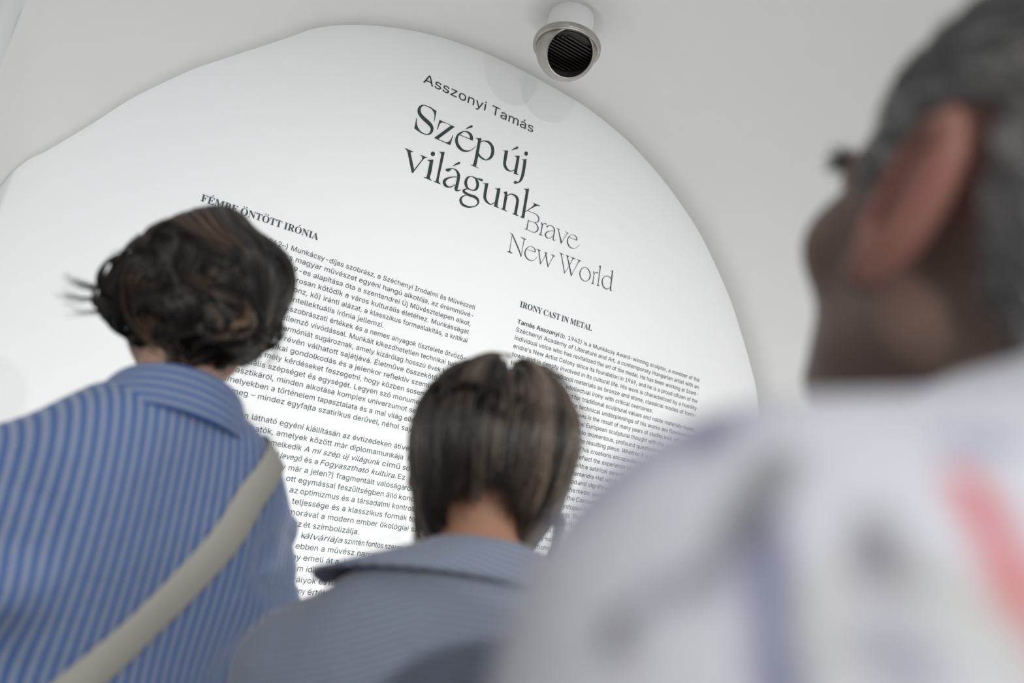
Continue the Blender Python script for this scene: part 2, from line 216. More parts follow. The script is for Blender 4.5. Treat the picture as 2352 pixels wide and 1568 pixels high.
    (1, 'R8163,24542;8179,24557;8195,24573;8211,24588;8227,24603;8243,24617;8259,24631;8277,24644;8295,24658;8314,24671;8333,24685;8353,24699;8373,24714|8154,24549;8166,24568;8177,24587;8188,24606;8200,24625;8213,24644;8228,24664;8244,24683;8261,24702;8278,24720;8296,24738;8313,24755;8329,24773~P8391,24762;8391,24749;8388,24736;8380,24724;8370,24713;8359,24706;8346,24703;8334,24704;8323,24709;8316,24717;8311,24728;8311,24741;8314,24754;8322,24766;8331,24776;8343,24783;8356,24787;8368,24786;8379,24781;8386,24773~P7927,24316;7935,24353;7996,24398;8138,24468;8228,24487;8157,24450;8112,24400;8066,24320;8025,24288;7971,24289~R8126,24440;8144,24444;8162,24448;8179,24452;8196,24456;8212,24457;8227,24456;8242,24452;8258,24447;8273,24440;8287,24431;8300,24421;8312,24410;8323,24397;8334,24382;8344,24366;8353,24349;8360,24333;8366,24317;8371,24304;8374,24292;8377,24279;8379,24264;8381,24245;8383,24221;8384,24192;8383,24158;8383,24121;8381,24083;8380,24045;8378,24011;8376,23978;8373,23943;8369,23909;8366,23876;8365,23845;8367,23817;8373,23795;8384,23777;8398,23763;8414,23755;8430,23753;8445,23752;8461,23754;8478,23759;8494,23766;8509,23775;8523,23784;8536,23794;8549,23805;8560,23818;8571,23831;8581,23844;8591,23857;8601,23869|8125,24461;8143,24466;8160,24472;8178,24478;8196,24484;8216,24488;8235,24490;8255,24490;8275,24489;8295,24486;8315,24481;8334,24475;8354,24466;8373,24456;8391,24444;8410,24430;8427,24414;8443,24397;8456,24378;8466,24359;8473,24339;8477,24319;8480,24297;8482,24274;8484,24248;8486,24216;8487,24180;8487,24142;8487,24103;8486,24065;8485,24029;8484,23993;8482,23957;8480,23923;8479,23892;8477,23867;8477,23849;8475,23837;8473,23830;8469,23826;8465,23822;8464,23817;8466,23813;8470,23809;8477,23808;8487,23809;8499,23811;8511,23816;8522,23821;8533,23827;8543,23835;8554,23846;8566,23857;8577,23869;8589,23880~R8370,24250;8344,24240;8317,24230;8290,24220;8263,24209;8236,24198;8208,24185;8181,24171;8152,24156;8124,24140;8096,24123;8070,24106;8045,24089;8023,24071;8001,24052;7981,24033;7963,24013;7946,23992;7933,23970;7922,23947;7915,23924;7911,23900;7912,23877;7915,23855;7923,23834;7934,23815;7948,23797;7965,23781;7983,23767;8004,23756;8025,23747;8048,23743;8071,23743;8094,23745;8116,23750;8138,23756;8159,23763;8179,23772;8199,23782;8218,23793;8236,23805;8254,23819;8271,23833;8288,23850;8304,23868;8318,23886;8333,23905;8347,23924;8361,23942|8375,24224;8348,24214;8321,24204;8294,24194;8268,24184;8242,24172;8217,24158;8192,24142;8167,24124;8142,24105;8118,24085;8097,24065;8079,24046;8063,24028;8050,24009;8038,23990;8029,23972;8023,23957;8019,23944;8016,23933;8015,23924;8015,23916;8016,23909;8017,23902;8020,23895;8024,23886;8031,23874;8040,23862;8051,23850;8061,23840;8071,23832;8082,23825;8094,23818;8109,23813;8124,23809;8140,23807;8156,23807;8172,23810;8188,23816;8205,23824;8222,23834;8238,23845;8254,23857;8268,23870;8283,23886;8297,23902;8312,23921;8327,23939;8342,23957'),
    (1, 'R8842,24469;8821,24458;8799,24444;8776,24427;8754,24408;8733,24386;8715,24361;8700,24334;8688,24305;8679,24275;8673,24244;8669,24214;8668,24186;8670,24159;8676,24133;8683,24108;8694,24085;8707,24063;8721,24045;8738,24028;8758,24014;8779,24001;8802,23991;8827,23984;8853,23978;8881,23976;8912,23977;8944,23980;8976,23984;9006,23990;9034,23998;9059,24007;9085,24017;9111,24031;9136,24048;9159,24068;9179,24093;9195,24122;9206,24153;9214,24184;9218,24215;9221,24244;9221,24271;9219,24297;9214,24321;9207,24343;9197,24363;9187,24381;9175,24399;9161,24416;9144,24432;9126,24448;9107,24462;9088,24474;9069,24484;9050,24491;9031,24494;9013,24495;8995,24494;8978,24493;8961,24491;8943,24490;8924,24489;8904,24487;8884,24483;8863,24477;8842,24469|8853,24442;8838,24430;8823,24413;8809,24395;8797,24375;8787,24356;8780,24338;8775,24320;8771,24299;8768,24276;8767,24253;8767,24232;8768,24212;8770,24195;8774,24177;8779,24160;8785,24143;8792,24127;8800,24112;8809,24096;8819,24080;8830,24065;8843,24051;8857,24039;8874,24030;8896,24023;8921,24019;8950,24017;8978,24018;9005,24022;9028,24030;9048,24041;9065,24056;9080,24072;9091,24090;9100,24107;9106,24122;9111,24137;9115,24157;9118,24179;9119,24202;9120,24225;9120,24244;9118,24260;9115,24275;9110,24289;9105,24304;9098,24319;9091,24335;9083,24352;9074,24370;9063,24388;9053,24405;9042,24420;9031,24431;9021,24440;9010,24446;8998,24450;8984,24454;8970,24456;8954,24457;8937,24458;8919,24459;8901,24458;8884,24456;8868,24451;8853,24442~P9004,24485;9067,24493;9272,24535;9323,24529;9336,24504;9304,24455;9264,24451;9070,24478;9038,24476~R8821,23999;8803,23990;8783,23981;8764,23971;8744,23961;8726,23951;8710,23940;8696,23928;8684,23915;8672,23900;8664,23882;8660,23862;8662,23843;8668,23828;8678,23815;8690,23803;8706,23793;8724,23785;8746,23778;8771,23771;8802,23766;8835,23761;8869,23757;8903,23754;8935,23752;8966,23753;8996,23756;9024,23760;9049,23764;9071,23766;9092,23766;9112,23765;9133,23762;9153,23758;9171,23753;9188,23748;9202,23743;9214,23737;9226,23731;9236,23724;9245,23716;9253,23707;9260,23699;9266,23689;9270,23680;9274,23669;9276,23659;9276,23647;9274,23633;9270,23617;9263,23598;9253,23577;9242,23557;9229,23538;9215,23521;9199,23507;9180,23494;9160,23482;9138,23471;9115,23460;9091,23450;9066,23440;9039,23431;9013,23422;8986,23415;8960,23410;8934,23407;8907,23407;8877,23408;8848,23411;8820,23415;8796,23421;8776,23429;8760,23439;8744,23451;8730,23467;8717,23483;8706,23499;8698,23513;8693,23524;8690,23532;8689,23541;8689,23550;8690,23562;8692,23574;8696,23588;8701,23604;8708,23621;8717,23638;8728,23654;8739,23670;8753,23684;8768,23697;8786,23711;8806,23724;8825,23738;8844,23752|8832,23979;8816,23965;8798,23950;8782,23936;8767,23922;8755,23910;8747,23900;8742,23891;8740,23884;8740,23880;8743,23880;8745,23884;8746,23885;8747,23884;8750,23880;8753,23876;8759,23871;8768,23866;8782,23861;8803,23856;8830,23852;8861,23849;8894,23846;8925,23845;8954,23844;8978,23846;9003,23849;9029,23853;9056,23858;9084,23861;9113,23862;9140,23860;9166,23858;9190,23853;9214,23847;9236,23840;9257,23831;9275,23819;9291,23806;9304,23792;9316,23776;9325,23759;9331,23742;9336,23725;9339,23707;9340,23688;9338,23668;9334,23647;9327,23626;9317,23605;9304,23583;9290,23561;9274,23539;9256,23517;9238,23498;9218,23480;9197,23464;9175,23449;9151,23435;9127,23422;9103,23409;9077,23396;9050,23383;9022,23370;8992,23358;8961,23348;8929,23341;8897,23336;8863,23334;8828,23334;8794,23336;8761,23341;8731,23350;8704,23364;8681,23382;8661,23403;8644,23424;8631,23445;8621,23465;8614,23486;8610,23508;8611,23529;8615,23549;8621,23568;8628,23587;8638,23606;8651,23625;8665,23644;8681,23662;8698,23680;8715,23696;8734,23710;8754,23723;8775,23735;8795,23746;8815,23758;8835,23769'),
    (1, 'P9345,24414;9416,24431;9551,24489;9554,24443;9440,24389;9419,24412;9355,24402~R9431,24442;9432,24405;9434,24367;9435,24330;9437,24292;9438,24255;9439,24219;9440,24182;9441,24143;9442,24104;9444,24067;9445,24032;9448,24001;9450,23977;9453,23956;9456,23937;9461,23920;9469,23902;9478,23886;9490,23868;9505,23851;9521,23834;9539,23818;9559,23803;9581,23791;9606,23781;9634,23773;9663,23766;9692,23762;9719,23759;9744,23760;9766,23764;9786,23772;9803,23783;9818,23794;9832,23806;9846,23818;9862,23831;9878,23847;9893,23863;9908,23879;9923,23895;9938,23911|9550,24471;9550,24433;9551,24396;9551,24358;9551,24320;9551,24283;9552,24245;9551,24207;9551,24167;9550,24128;9549,24091;9549,24058;9550,24030;9552,24008;9554,23991;9556,23979;9559,23970;9562,23960;9568,23948;9575,23933;9584,23917;9595,23902;9606,23886;9618,23872;9632,23859;9649,23847;9669,23833;9691,23820;9713,23809;9734,23801;9752,23798;9765,23798;9777,23801;9789,23808;9802,23817;9815,23829;9830,23840;9845,23852;9859,23865;9875,23880;9890,23895;9906,23911;9922,23926~P9824,24410;9892,24424;10032,24490;10037,24447;10030,23832;10048,23800;10115,23784;10109,23769;9910,23759;9920,24369;9897,24400;9838,24400'),
    (1, 'P10183,24407;10238,24435;10293,24478;10334,24406;10354,24319;10348,23805;10433,23783;10428,23765;10176,23771;10181,23789;10231,23792;10248,23838;10245,24308;10230,24358~R10365,24321;10379,24338;10393,24355;10407,24372;10421,24388;10433,24401;10446,24412;10457,24420;10467,24426;10477,24430;10487,24433;10499,24435;10515,24436;10534,24435;10556,24432;10579,24428;10601,24423;10622,24416;10638,24409;10652,24401;10665,24391;10677,24381;10688,24370;10697,24358;10705,24345;10712,24333;10716,24322;10719,24310;10722,24295;10724,24274;10726,24247;10727,24212;10727,24168;10726,24119;10724,24069;10723,24022;10722,23980;10722,23945;10721,23915;10721,23887;10721,23860;10720,23834;10720,23806|10346,24334;10359,24351;10372,24369;10386,24387;10399,24404;10414,24421;10429,24435;10443,24446;10457,24454;10471,24461;10486,24466;10502,24470;10520,24474;10542,24478;10567,24482;10595,24485;10623,24487;10651,24487;10677,24483;10701,24477;10722,24468;10743,24456;10761,24443;10777,24428;10792,24411;10803,24394;10813,24375;10820,24355;10825,24333;10828,24308;10831,24277;10833,24238;10834,24191;10833,24141;10832,24091;10831,24044;10831,24003;10830,23968;10830,23937;10830,23909;10829,23882;10829,23856;10828,23828~P10651,23781;10702,23786;10727,23838;10822,23930;10835,23816;10907,23780;10902,23762;10654,23764'),
    (1, 'P10943,24843;11020,24862;11151,24918;11151,24873;11148,23770;10978,23763;10972,23780;11022,23791;11040,23837;11040,24749;11020,24813;10954,24831~P11144,24032;11343,24255;11429,24368;11455,24426;11442,24446;11396,24455;11393,24470;11698,24471;11693,24450;11597,24432;11486,24350;11155,24020'),
    (2, 'R11230,24093;11256,24093;11283,24092;11309,24092;11335,24091;11361,24091;11387,24091;11412,24092;11436,24093;11460,24095;11483,24096;11505,24097;11527,24095;11549,24092;11571,24089;11592,24084;11613,24078;11631,24071;11647,24062;11662,24052;11675,24039;11687,24025;11698,24011;11707,23997;11714,23983;11718,23971;11721,23958;11722,23946;11722,23932;11720,23920;11718,23907;11716,23896;11712,23884;11707,23873;11701,23862;11694,23852;11685,23842;11675,23833;11663,23825;11648,23816;11632,23807;11616,23799;11600,23789|11235,24111;11261,24111;11287,24110;11314,24110;11340,24109;11366,24109;11391,24109;11415,24110;11439,24112;11463,24114;11487,24116;11510,24117;11534,24116;11557,24114;11580,24112;11604,24109;11626,24105;11648,24098;11668,24090;11686,24080;11704,24068;11719,24054;11733,24039;11745,24023;11754,24007;11761,23991;11764,23973;11765,23956;11765,23939;11762,23922;11758,23907;11753,23892;11746,23876;11737,23862;11727,23848;11716,23836;11703,23824;11688,23813;11671,23804;11655,23797;11638,23790;11621,23783;11605,23776~R11306,23753;11332,23754;11359,23755;11386,23756;11412,23757;11437,23758;11462,23759;11485,23761;11507,23764;11529,23767;11549,23769;11568,23769;11586,23767;11605,23762;11623,23754;11641,23746;11657,23736;11673,23725;11687,23713;11700,23700;11712,23686;11723,23671;11732,23656;11739,23640;11744,23626;11747,23611;11747,23595;11746,23578;11743,23562;11739,23547;11734,23534;11729,23522;11722,23511;11713,23499;11702,23487;11692,23476;11681,23465;11672,23457;11664,23449;11657,23443;11649,23437;11638,23432;11625,23428;11609,23423;11590,23420;11570,23417;11548,23415;11526,23414;11502,23413;11477,23414;11451,23416;11423,23420;11394,23423;11366,23427;11338,23430|11310,23774;11336,23774;11363,23774;11389,23774;11415,23774;11441,23774;11465,23775;11487,23777;11509,23779;11530,23782;11551,23785;11572,23786;11593,23784;11614,23781;11635,23775;11656,23768;11675,23760;11694,23750;11711,23739;11727,23726;11742,23712;11756,23697;11769,23680;11779,23663;11787,23645;11791,23625;11793,23605;11792,23584;11789,23564;11784,23544;11777,23525;11767,23507;11754,23491;11740,23477;11726,23465;11712,23454;11700,23445;11688,23437;11678,23430;11666,23423;11655,23418;11641,23414;11626,23410;11609,23407;11589,23404;11568,23401;11546,23399;11523,23398;11498,23398;11473,23399;11446,23401;11417,23404;11389,23408;11360,23411;11332,23414~R11312,23765;11311,23735;11311,23705;11310,23675;11309,23645;11308,23615;11307,23586;11306,23557;11305,23529;11304,23502;11303,23474;11302,23447;11301,23419|11345,23772;11345,23742;11345,23712;11345,23682;11345,23652;11345,23622;11344,23593;11344,23565;11343,23537;11343,23509;11342,23482;11341,23454;11341,23427~P11220,23414;11222,23403;11303,23404;11356,23423;11336,23454;11296,23446;11279,23423'),
    (2, 'P11857,23871;11891,23899;11932,23831;11940,23814;11932,23465;11938,23435;11995,23421;11993,23410;11835,23407;11836,23418;11880,23434;11894,23477;11901,23787~R11943,23810;11949,23820;11954,23830;11960,23840;11965,23849;11971,23857;11977,23863;11984,23868;11991,23872;11998,23876;12006,23878;12013,23880;12021,23881;12028,23881;12037,23881;12047,23879;12058,23876;12069,23874;12081,23872|11928,23815;11933,23824;11937,23835;11942,23845;11947,23856;11953,23867;11961,23876;11969,23885;11978,23893;11988,23900;11999,23906;12010,23911;12023,23915;12036,23917;12049,23917;12062,23915;12074,23914;12085,23912;12096,23911'),
    (2, 'P12151,23820;12151,23813;12148,23805;12143,23798;12137,23792;12129,23788;12120,23786;12113,23786;12106,23789;12101,23795;12099,23801;12099,23809;12101,23817;12106,23824;12113,23830;12121,23834;12129,23835;12137,23835;12143,23832;12148,23827~R12141,23806;12147,23815;12153,23824;12158,23832;12163,23839;12168,23846;12175,23854;12184,23862;12194,23871;12205,23879;12216,23887;12228,23893;12240,23898;12253,23901;12268,23902;12283,23902;12299,23901;12314,23899;12329,23895;12344,23890;12358,23883;12373,23875;12386,23866;12398,23856;12408,23847;12417,23837;12424,23827;12430,23817;12434,23805;12438,23792;12441,23777;12443,23760;12444,23741;12443,23720;12442,23698;12440,23674;12439,23650;12438,23625;12436,23597;12434,23568;12432,23539;12431,23513;12431,23491;12433,23473;12435,23459;12438,23446;12442,23436;12448,23427;12454,23419;12463,23413;12474,23408;12485,23406;12496,23406;12506,23407;12516,23410;12525,23413;12534,23419;12541,23425;12548,23432;12555,23439;12560,23446;12565,23454;12569,23462;12572,23470;12575,23478;12578,23486;12581,23494|12106,23828;12114,23835;12121,23842;12128,23850;12137,23858;12146,23867;12157,23875;12168,23883;12180,23891;12194,23899;12208,23907;12223,23913;12239,23918;12255,23921;12271,23923;12289,23923;12306,23923;12324,23921;12341,23918;12358,23914;12375,23909;12393,23902;12410,23895;12426,23886;12439,23876;12451,23865;12460,23853;12468,23840;12474,23825;12479,23809;12483,23792;12485,23772;12486,23750;12485,23728;12484,23705;12482,23682;12481,23658;12479,23632;12477,23603;12474,23574;12472,23546;12471,23521;12470,23501;12471,23485;12473,23473;12475,23463;12478,23456;12481,23450;12484,23444;12488,23440;12492,23435;12498,23432;12504,23429;12510,23428;12516,23427;12521,23428;12526,23431;12532,23435;12538,23440;12544,23446;12549,23452;12554,23458;12557,23464;12561,23472;12564,23480;12567,23488;12571,23496~R12445,23778;12417,23767;12389,23757;12360,23746;12332,23735;12305,23723;12279,23712;12256,23700;12233,23688;12211,23676;12191,23663;12171,23650;12154,23635;12137,23618;12123,23600;12110,23582;12099,23563;12090,23545;12084,23528;12080,23512;12080,23496;12083,23482;12088,23469;12094,23458;12102,23448;12111,23438;12123,23428;12135,23419;12149,23411;12164,23405;12179,23400;12195,23398;12211,23397;12227,23398;12244,23400;12260,23404;12276,23409;12290,23416;12304,23424;12318,23433;12331,23444;12344,23456;12358,23469;12372,23485;12386,23502;12400,23521;12414,23540;12428,23559;12442,23577|12449,23759;12421,23749;12392,23738;12363,23728;12335,23718;12309,23708;12285,23696;12263,23684;12242,23671;12222,23657;12205,23644;12189,23630;12175,23616;12164,23602;12154,23586;12145,23570;12138,23554;12132,23539;12129,23527;12128,23518;12128,23509;12129,23501;12131,23493;12135,23485;12140,23477;12146,23468;12154,23459;12164,23450;12174,23442;12185,23435;12195,23430;12207,23427;12219,23424;12233,23422;12246,23422;12260,23423;12273,23426;12285,23431;12297,23437;12309,23445;12321,23455;12334,23466;12346,23478;12360,23493;12373,23509;12387,23528;12401,23547;12415,23566;12429,23584'),
    (2, 'P12526,23911;12537,23918;12623,23907;12688,23905;12685,23893;12636,23876;12650,23839;12839,23478;12831,23436;12816,23398;12798,23412;12622,23829;12597,23885~R12829,23418;12844,23455;12859,23493;12874,23531;12890,23568;12906,23607;12922,23646;12940,23686;12958,23727;12977,23768;12996,23810;13014,23851;13033,23893|12810,23421;12826,23458;12842,23496;12858,23533;12874,23571;12890,23609;12907,23649;12924,23689;12941,23730;12959,23771;12977,23813;12994,23855;13012,23896~P12907,23912;13082,23903;13076,23890;13032,23885;12998,23820;12981,23828;13002,23881;12985,23894;12904,23898'),
    (2, 'R13486,23772;13486,23781;13487,23790;13489,23801;13489,23813;13487,23826;13482,23839;13475,23851;13465,23863;13454,23875;13441,23886;13427,23897;13413,23905;13397,23911;13380,23915;13363,23918;13345,23920;13328,23921;13311,23921;13295,23920;13279,23919;13264,23917;13248,23914;13232,23909;13217,23903;13202,23894;13187,23883;13172,23871;13158,23858;13144,23844;13132,23830;13120,23817;13109,23802;13098,23787;13088,23771;13079,23754;13071,23736;13065,23716;13059,23694;13054,23672;13050,23649;13048,23627;13048,23605;13050,23585;13053,23565;13057,23546;13064,23527;13072,23509;13082,23491;13095,23474;13110,23457;13126,23441;13144,23427;13163,23414;13181,23403;13201,23395;13221,23390;13241,23386;13261,23384;13281,23384;13300,23385;13319,23386;13338,23390;13357,23395;13375,23401;13392,23407;13408,23414;13424,23422;13439,23431;13453,23440;13467,23450;13480,23461;13493,23472;13506,23485;13519,23498;13532,23512;13544,23527;13555,23542;13565,23557;13574,23572;13582,23587;13590,23602;13597,23617;13604,23632;13611,23647|13439,23765;13440,23776;13443,23787;13445,23796;13446,23803;13446,23810;13444,23818;13439,23828;13433,23839;13424,23851;13415,23862;13405,23873;13394,23881;13382,23887;13368,23892;13353,23896;13337,23899;13321,23901;13306,23902;13291,23903;13276,23903;13262,23902;13248,23900;13235,23897;13222,23891;13209,23883;13196,23873;13183,23861;13171,23848;13159,23834;13149,23820;13139,23807;13130,23793;13122,23779;13115,23765;13109,23750;13104,23734;13100,23716;13097,23696;13094,23676;13093,23656;13093,23636;13094,23618;13096,23600;13100,23583;13105,23567;13110,23551;13118,23535;13126,23520;13136,23505;13149,23489;13163,23474;13177,23459;13192,23447;13207,23436;13222,23429;13238,23423;13255,23419;13273,23416;13290,23415;13307,23414;13324,23414;13340,23414;13357,23416;13373,23419;13389,23424;13405,23429;13419,23435;13433,23442;13446,23450;13459,23459;13472,23469;13484,23480;13497,23492;13509,23505;13521,23519;13532,23533;13543,23548;13553,23562;13562,23576;13570,23590;13578,23605;13585,23619;13593,23634;13600,23649~R13105,23750;13135,23752;13165,23753;13196,23755;13226,23756;13256,23757;13285,23758;13315,23758;13344,23758;13373,23758;13401,23757;13430,23757;13459,23757|13108,23764;13138,23765;13168,23767;13199,23769;13229,23771;13259,23773;13289,23774;13319,23775;13348,23777;13378,23778;13407,23779;13436,23780;13465,23781~P13486,23784;13486,23777;13483,23770;13479,23763;13472,23758;13465,23754;13457,23752;13450,23753;13444,23756;13439,23760;13437,23766;13437,23773;13439,23780;13444,23787;13450,23792;13458,23796;13466,23798;13473,23797;13479,23794;13484,23790'),
    (3, 'R10782,23000;10781,22953;10781,22905;10780,22858;10779,22810;10779,22762;10779,22714;10779,22666;10780,22617;10781,22568;10782,22519;10784,22470;10785,22421|10800,23004;10800,22956;10800,22909;10799,22861;10799,22814;10799,22766;10800,22718;10801,22670;10802,22621;10803,22572;10805,22523;10807,22474;10808,22425~R10683,23052;10693,23051;10702,23049;10710,23048;10719,23047;10728,23045;10737,23042;10745,23040;10754,23036;10763,23032;10772,23028;10781,23024;10790,23020|10686,23062;10696,23062;10705,23063;10715,23063;10724,23063;10734,23063;10744,23062;10755,23061;10765,23059;10776,23057;10786,23055;10796,23053;10806,23051~R10775,23034;10803,22997;10830,22960;10858,22923;10885,22886;10913,22849;10942,22811;10972,22772;11003,22733;11034,22693;11065,22653;11095,22614;11123,22577;11148,22541;11172,22507;11194,22473;11217,22440;11239,22407;11262,22373|10804,23057;10833,23021;10862,22985;10891,22950;10921,22914;10950,22878;10980,22841;11010,22803;11041,22763;11073,22723;11104,22683;11134,22644;11161,22605;11186,22568;11209,22533;11230,22498;11251,22463;11271,22428;11292,22393~R11287,22386;11287,22440;11287,22496;11287,22551;11287,22606;11288,22661;11288,22715;11289,22768;11291,22821;11292,22873;11294,22925;11296,22977;11297,23030|11272,22383;11271,22437;11271,22492;11270,22548;11270,22603;11270,22657;11270,22711;11270,22764;11270,22817;11270,22869;11270,22921;11271,22973;11271,23025~P11138,23066;11369,23063;11367,23050;11311,23031;11304,22996;11276,22993;11270,23028;11137,23053~P10695,22382;10767,22401;10791,22452;10834,22405;10920,22382;10920,22367;10705,22370'),
    (3, 'R11812,22732;11813,22738;11816,22745;11818,22754;11821,22764;11822,22776;11819,22787;11815,22798;11810,22808;11803,22819;11794,22829;11784,22839;11773,22847;11761,22856;11748,22864;11733,22872;11717,22879;11700,22884;11681,22887;11662,22888;11641,22887;11619,22884;11597,22879;11577,22874;11558,22867;11541,22859;11526,22850;11511,22839;11497,22827;11484,22814;11472,22801;11459,22787;11447,22772;11435,22756;11424,22739;11413,22721;11405,22702;11397,22682;11390,22661;11385,22640;11381,22618;11379,22596;11378,22575;11379,22555;11382,22536;11387,22517;11393,22499;11402,22482;11412,22465;11425,22448;11441,22432;11458,22418;11477,22404;11495,22392;11512,22382;11528,22374;11544,22368;11561,22364;11576,22361;11592,22359;11608,22357;11625,22357;11642,22357;11660,22358;11677,22360;11695,22364;11712,22368;11728,22373;11744,22380;11760,22387;11776,22396;11791,22406;11806,22418;11820,22432;11834,22447;11847,22464;11859,22481;11871,22498;11882,22514;11893,22530;11903,22545;11912,22560;11922,22575;11931,22589;11940,22604|11770,22734;11773,22742;11777,22751;11780,22758;11782,22763;11783,22768;11782,22773;11780,22780;11777,22789;11773,22798;11767,22808;11760,22816;11751,22825;11741,22833;11729,22841;11717,22849;11703,22856;11688,22861;11673,22865;11656,22866;11638,22867;11618,22866;11598,22863;11579,22859;11562,22853;11547,22846;11534,22837;11522,22827;11511,22815;11500,22802;11489,22789;11479,22775;11468,22761;11459,22746;11450,22730;11443,22714;11437,22697;11432,22679;11428,22661;11425,22641;11423,22622;11422,22603;11423,22586;11425,22569;11428,22553;11433,22538;11439,22523;11446,22508;11454,22494;11464,22480;11477,22466;11492,22451;11508,22437;11523,22425;11537,22415;11551,22407;11564,22401;11577,22397;11590,22393;11604,22390;11618,22387;11633,22385;11648,22384;11664,22383;11680,22383;11695,22385;11710,22387;11725,22391;11740,22396;11755,22402;11769,22409;11783,22418;11797,22428;11810,22440;11823,22454;11835,22470;11848,22487;11860,22504;11871,22520;11882,22535;11892,22549;11902,22564;11912,22579;11922,22593;11931,22608~R11439,22706;11469,22708;11499,22710;11529,22712;11560,22714;11589,22715;11619,22717;11647,22718;11675,22718;11703,22719;11731,22719;11758,22720;11786,22720|11440,22719;11471,22721;11501,22723;11531,22725;11562,22728;11592,22730;11621,22732;11650,22734;11678,22736;11706,22738;11734,22739;11762,22741;11790,22743~P11810,22743;11810,22737;11808,22731;11805,22726;11800,22721;11793,22718;11787,22717;11781,22718;11776,22720;11772,22724;11770,22729;11770,22735;11772,22741;11776,22747;11781,22751;11787,22754;11793,22755;11800,22755;11805,22752;11808,22748'),
    (3, 'P11834,22873;11920,22871;12021,22866;12016,22852;11969,22838;11975,22802;12101,22417;12099,22391;12093,22364;12078,22371;11931,22812;11896,22844~R12103,22375;12116,22409;12129,22443;12142,22476;12155,22510;12168,22544;12180,22578;12193,22611;12205,22645;12218,22679;12230,22712;12242,22746;12254,22779|12085,22378;12099,22412;12112,22445;12126,22479;12139,22513;12152,22546;12165,22580;12177,22613;12189,22647;12201,22681;12213,22714;12224,22748;12236,22781~P12162,22868;12230,22864;12316,22868;12315,22852;12268,22841;12270,22802;12425,22417;12425,22379;12416,22360;12399,22374;12234,22764;12221,22835~R12427,22376;12438,22412;12449,22449;12460,22485;12471,22521;12483,22558;12496,22595;12510,22633;12524,22671;12539,22710;12554,22748;12570,22787;12585,22826|12408,22377;12420,22414;12432,22450;12444,22486;12456,22523;12468,22559;12480,22597;12493,22635;12506,22673;12519,22712;12532,22751;12545,22790;12558,22829~P12471,22876;12652,22870;12650,22854;12598,22843;12570,22795;12547,22800;12555,22841;12471,22860'),
    (3, 'P12786,23063;12877,23056;12992,23059;12991,23046;12932,23034;12924,22995;13149,22422;13152,22366;13133,22362;13124,22395;12889,22983;12843,23038~R13154,22374;13178,22424;13201,22474;13225,22524;13248,22574;13271,22625;13293,22677;13315,22730;13335,22783;13356,22837;13376,22892;13396,22946;13416,23000|13136,22378;13160,22428;13184,22478;13208,22527;13232,22577;13255,22628;13277,22679;13298,22732;13317,22785;13336,22839;13354,22894;13372,22948;13391,23003~P13310,23063;13522,23067;13522,23048;13451,23037;13420,22994;13389,22997;13390,23036;13310,23048~P13066,23062;13159,23062;13249,23064;13249,23050;13208,23039;13198,22997;13463,22428;13464,22377;13448,22359;13428,22372;13156,22996;13117,23047~R13460,22372;13477,22422;13494,22472;13511,22523;13528,22573;13546,22624;13565,22676;13586,22730;13608,22784;13630,22838;13653,22893;13676,22948;13699,23003|13440,22373;13458,22424;13476,22474;13494,22524;13512,22575;13530,22626;13549,22678;13568,22732;13589,22786;13609,22841;13630,22896;13651,22951;13671,23007~P13576,23062;13797,23066;13792,23051;13726,23034;13696,22983;13665,22985;13671,23040;13574,23048'),
    (3, 'R13974,22882;13954,22873;13935,22862;13915,22849;13896,22835;13878,22818;13862,22800;13847,22779;13833,22755;13820,22731;13808,22705;13799,22680;13792,22657;13787,22635;13785,22614;13784,22594;13785,22573;13789,22553;13795,22533;13803,22512;13813,22490;13826,22467;13840,22446;13857,22427;13875,22410;13896,22396;13920,22384;13945,22374;13970,22366;13994,22360;14016,22356;14035,22354;14052,22354;14068,22356;14084,22360;14099,22366;14115,22372;14132,22380;14150,22389;14168,22399;14186,22411;14204,22425;14220,22441;14236,22459;14251,22480;14265,22502;14278,22525;14288,22549;14296,22573;14301,22596;14303,22620;14303,22643;14301,22666;14297,22689;14290,22711;14282,22731;14270,22752;14257,22771;14243,22789;14228,22806;14212,22821;14196,22836;14178,22850;14159,22864;14139,22875;14119,22885;14099,22891;14078,22895;14057,22897;14036,22896;14015,22893;13994,22889;13974,22882|13978,22865;13961,22857;13944,22847;13928,22835;13912,22821;13898,22805;13885,22789;13874,22770;13863,22748;13853,22725;13844,22701;13837,22678;13832,22657;13829,22638;13828,22621;13828,22603;13829,22586;13832,22569;13837,22551;13844,22532;13853,22511;13864,22490;13876,22470;13890,22452;13904,22437;13921,22424;13942,22412;13964,22402;13987,22393;14008,22386;14028,22381;14043,22378;14057,22377;14070,22377;14082,22379;14095,22383;14109,22389;14125,22396;14141,22405;14157,22415;14172,22427;14186,22440;14198,22454;14210,22471;14221,22490;14231,22510;14240,22531;14247,22552;14252,22572;14255,22592;14257,22612;14257,22632;14255,22653;14252,22673;14247,22692;14240,22710;14231,22728;14220,22746;14208,22763;14194,22780;14181,22795;14166,22810;14151,22824;14134,22838;14117,22849;14101,22859;14084,22866;14067,22871;14049,22874;14031,22875;14013,22874;13995,22870;13978,22865'),
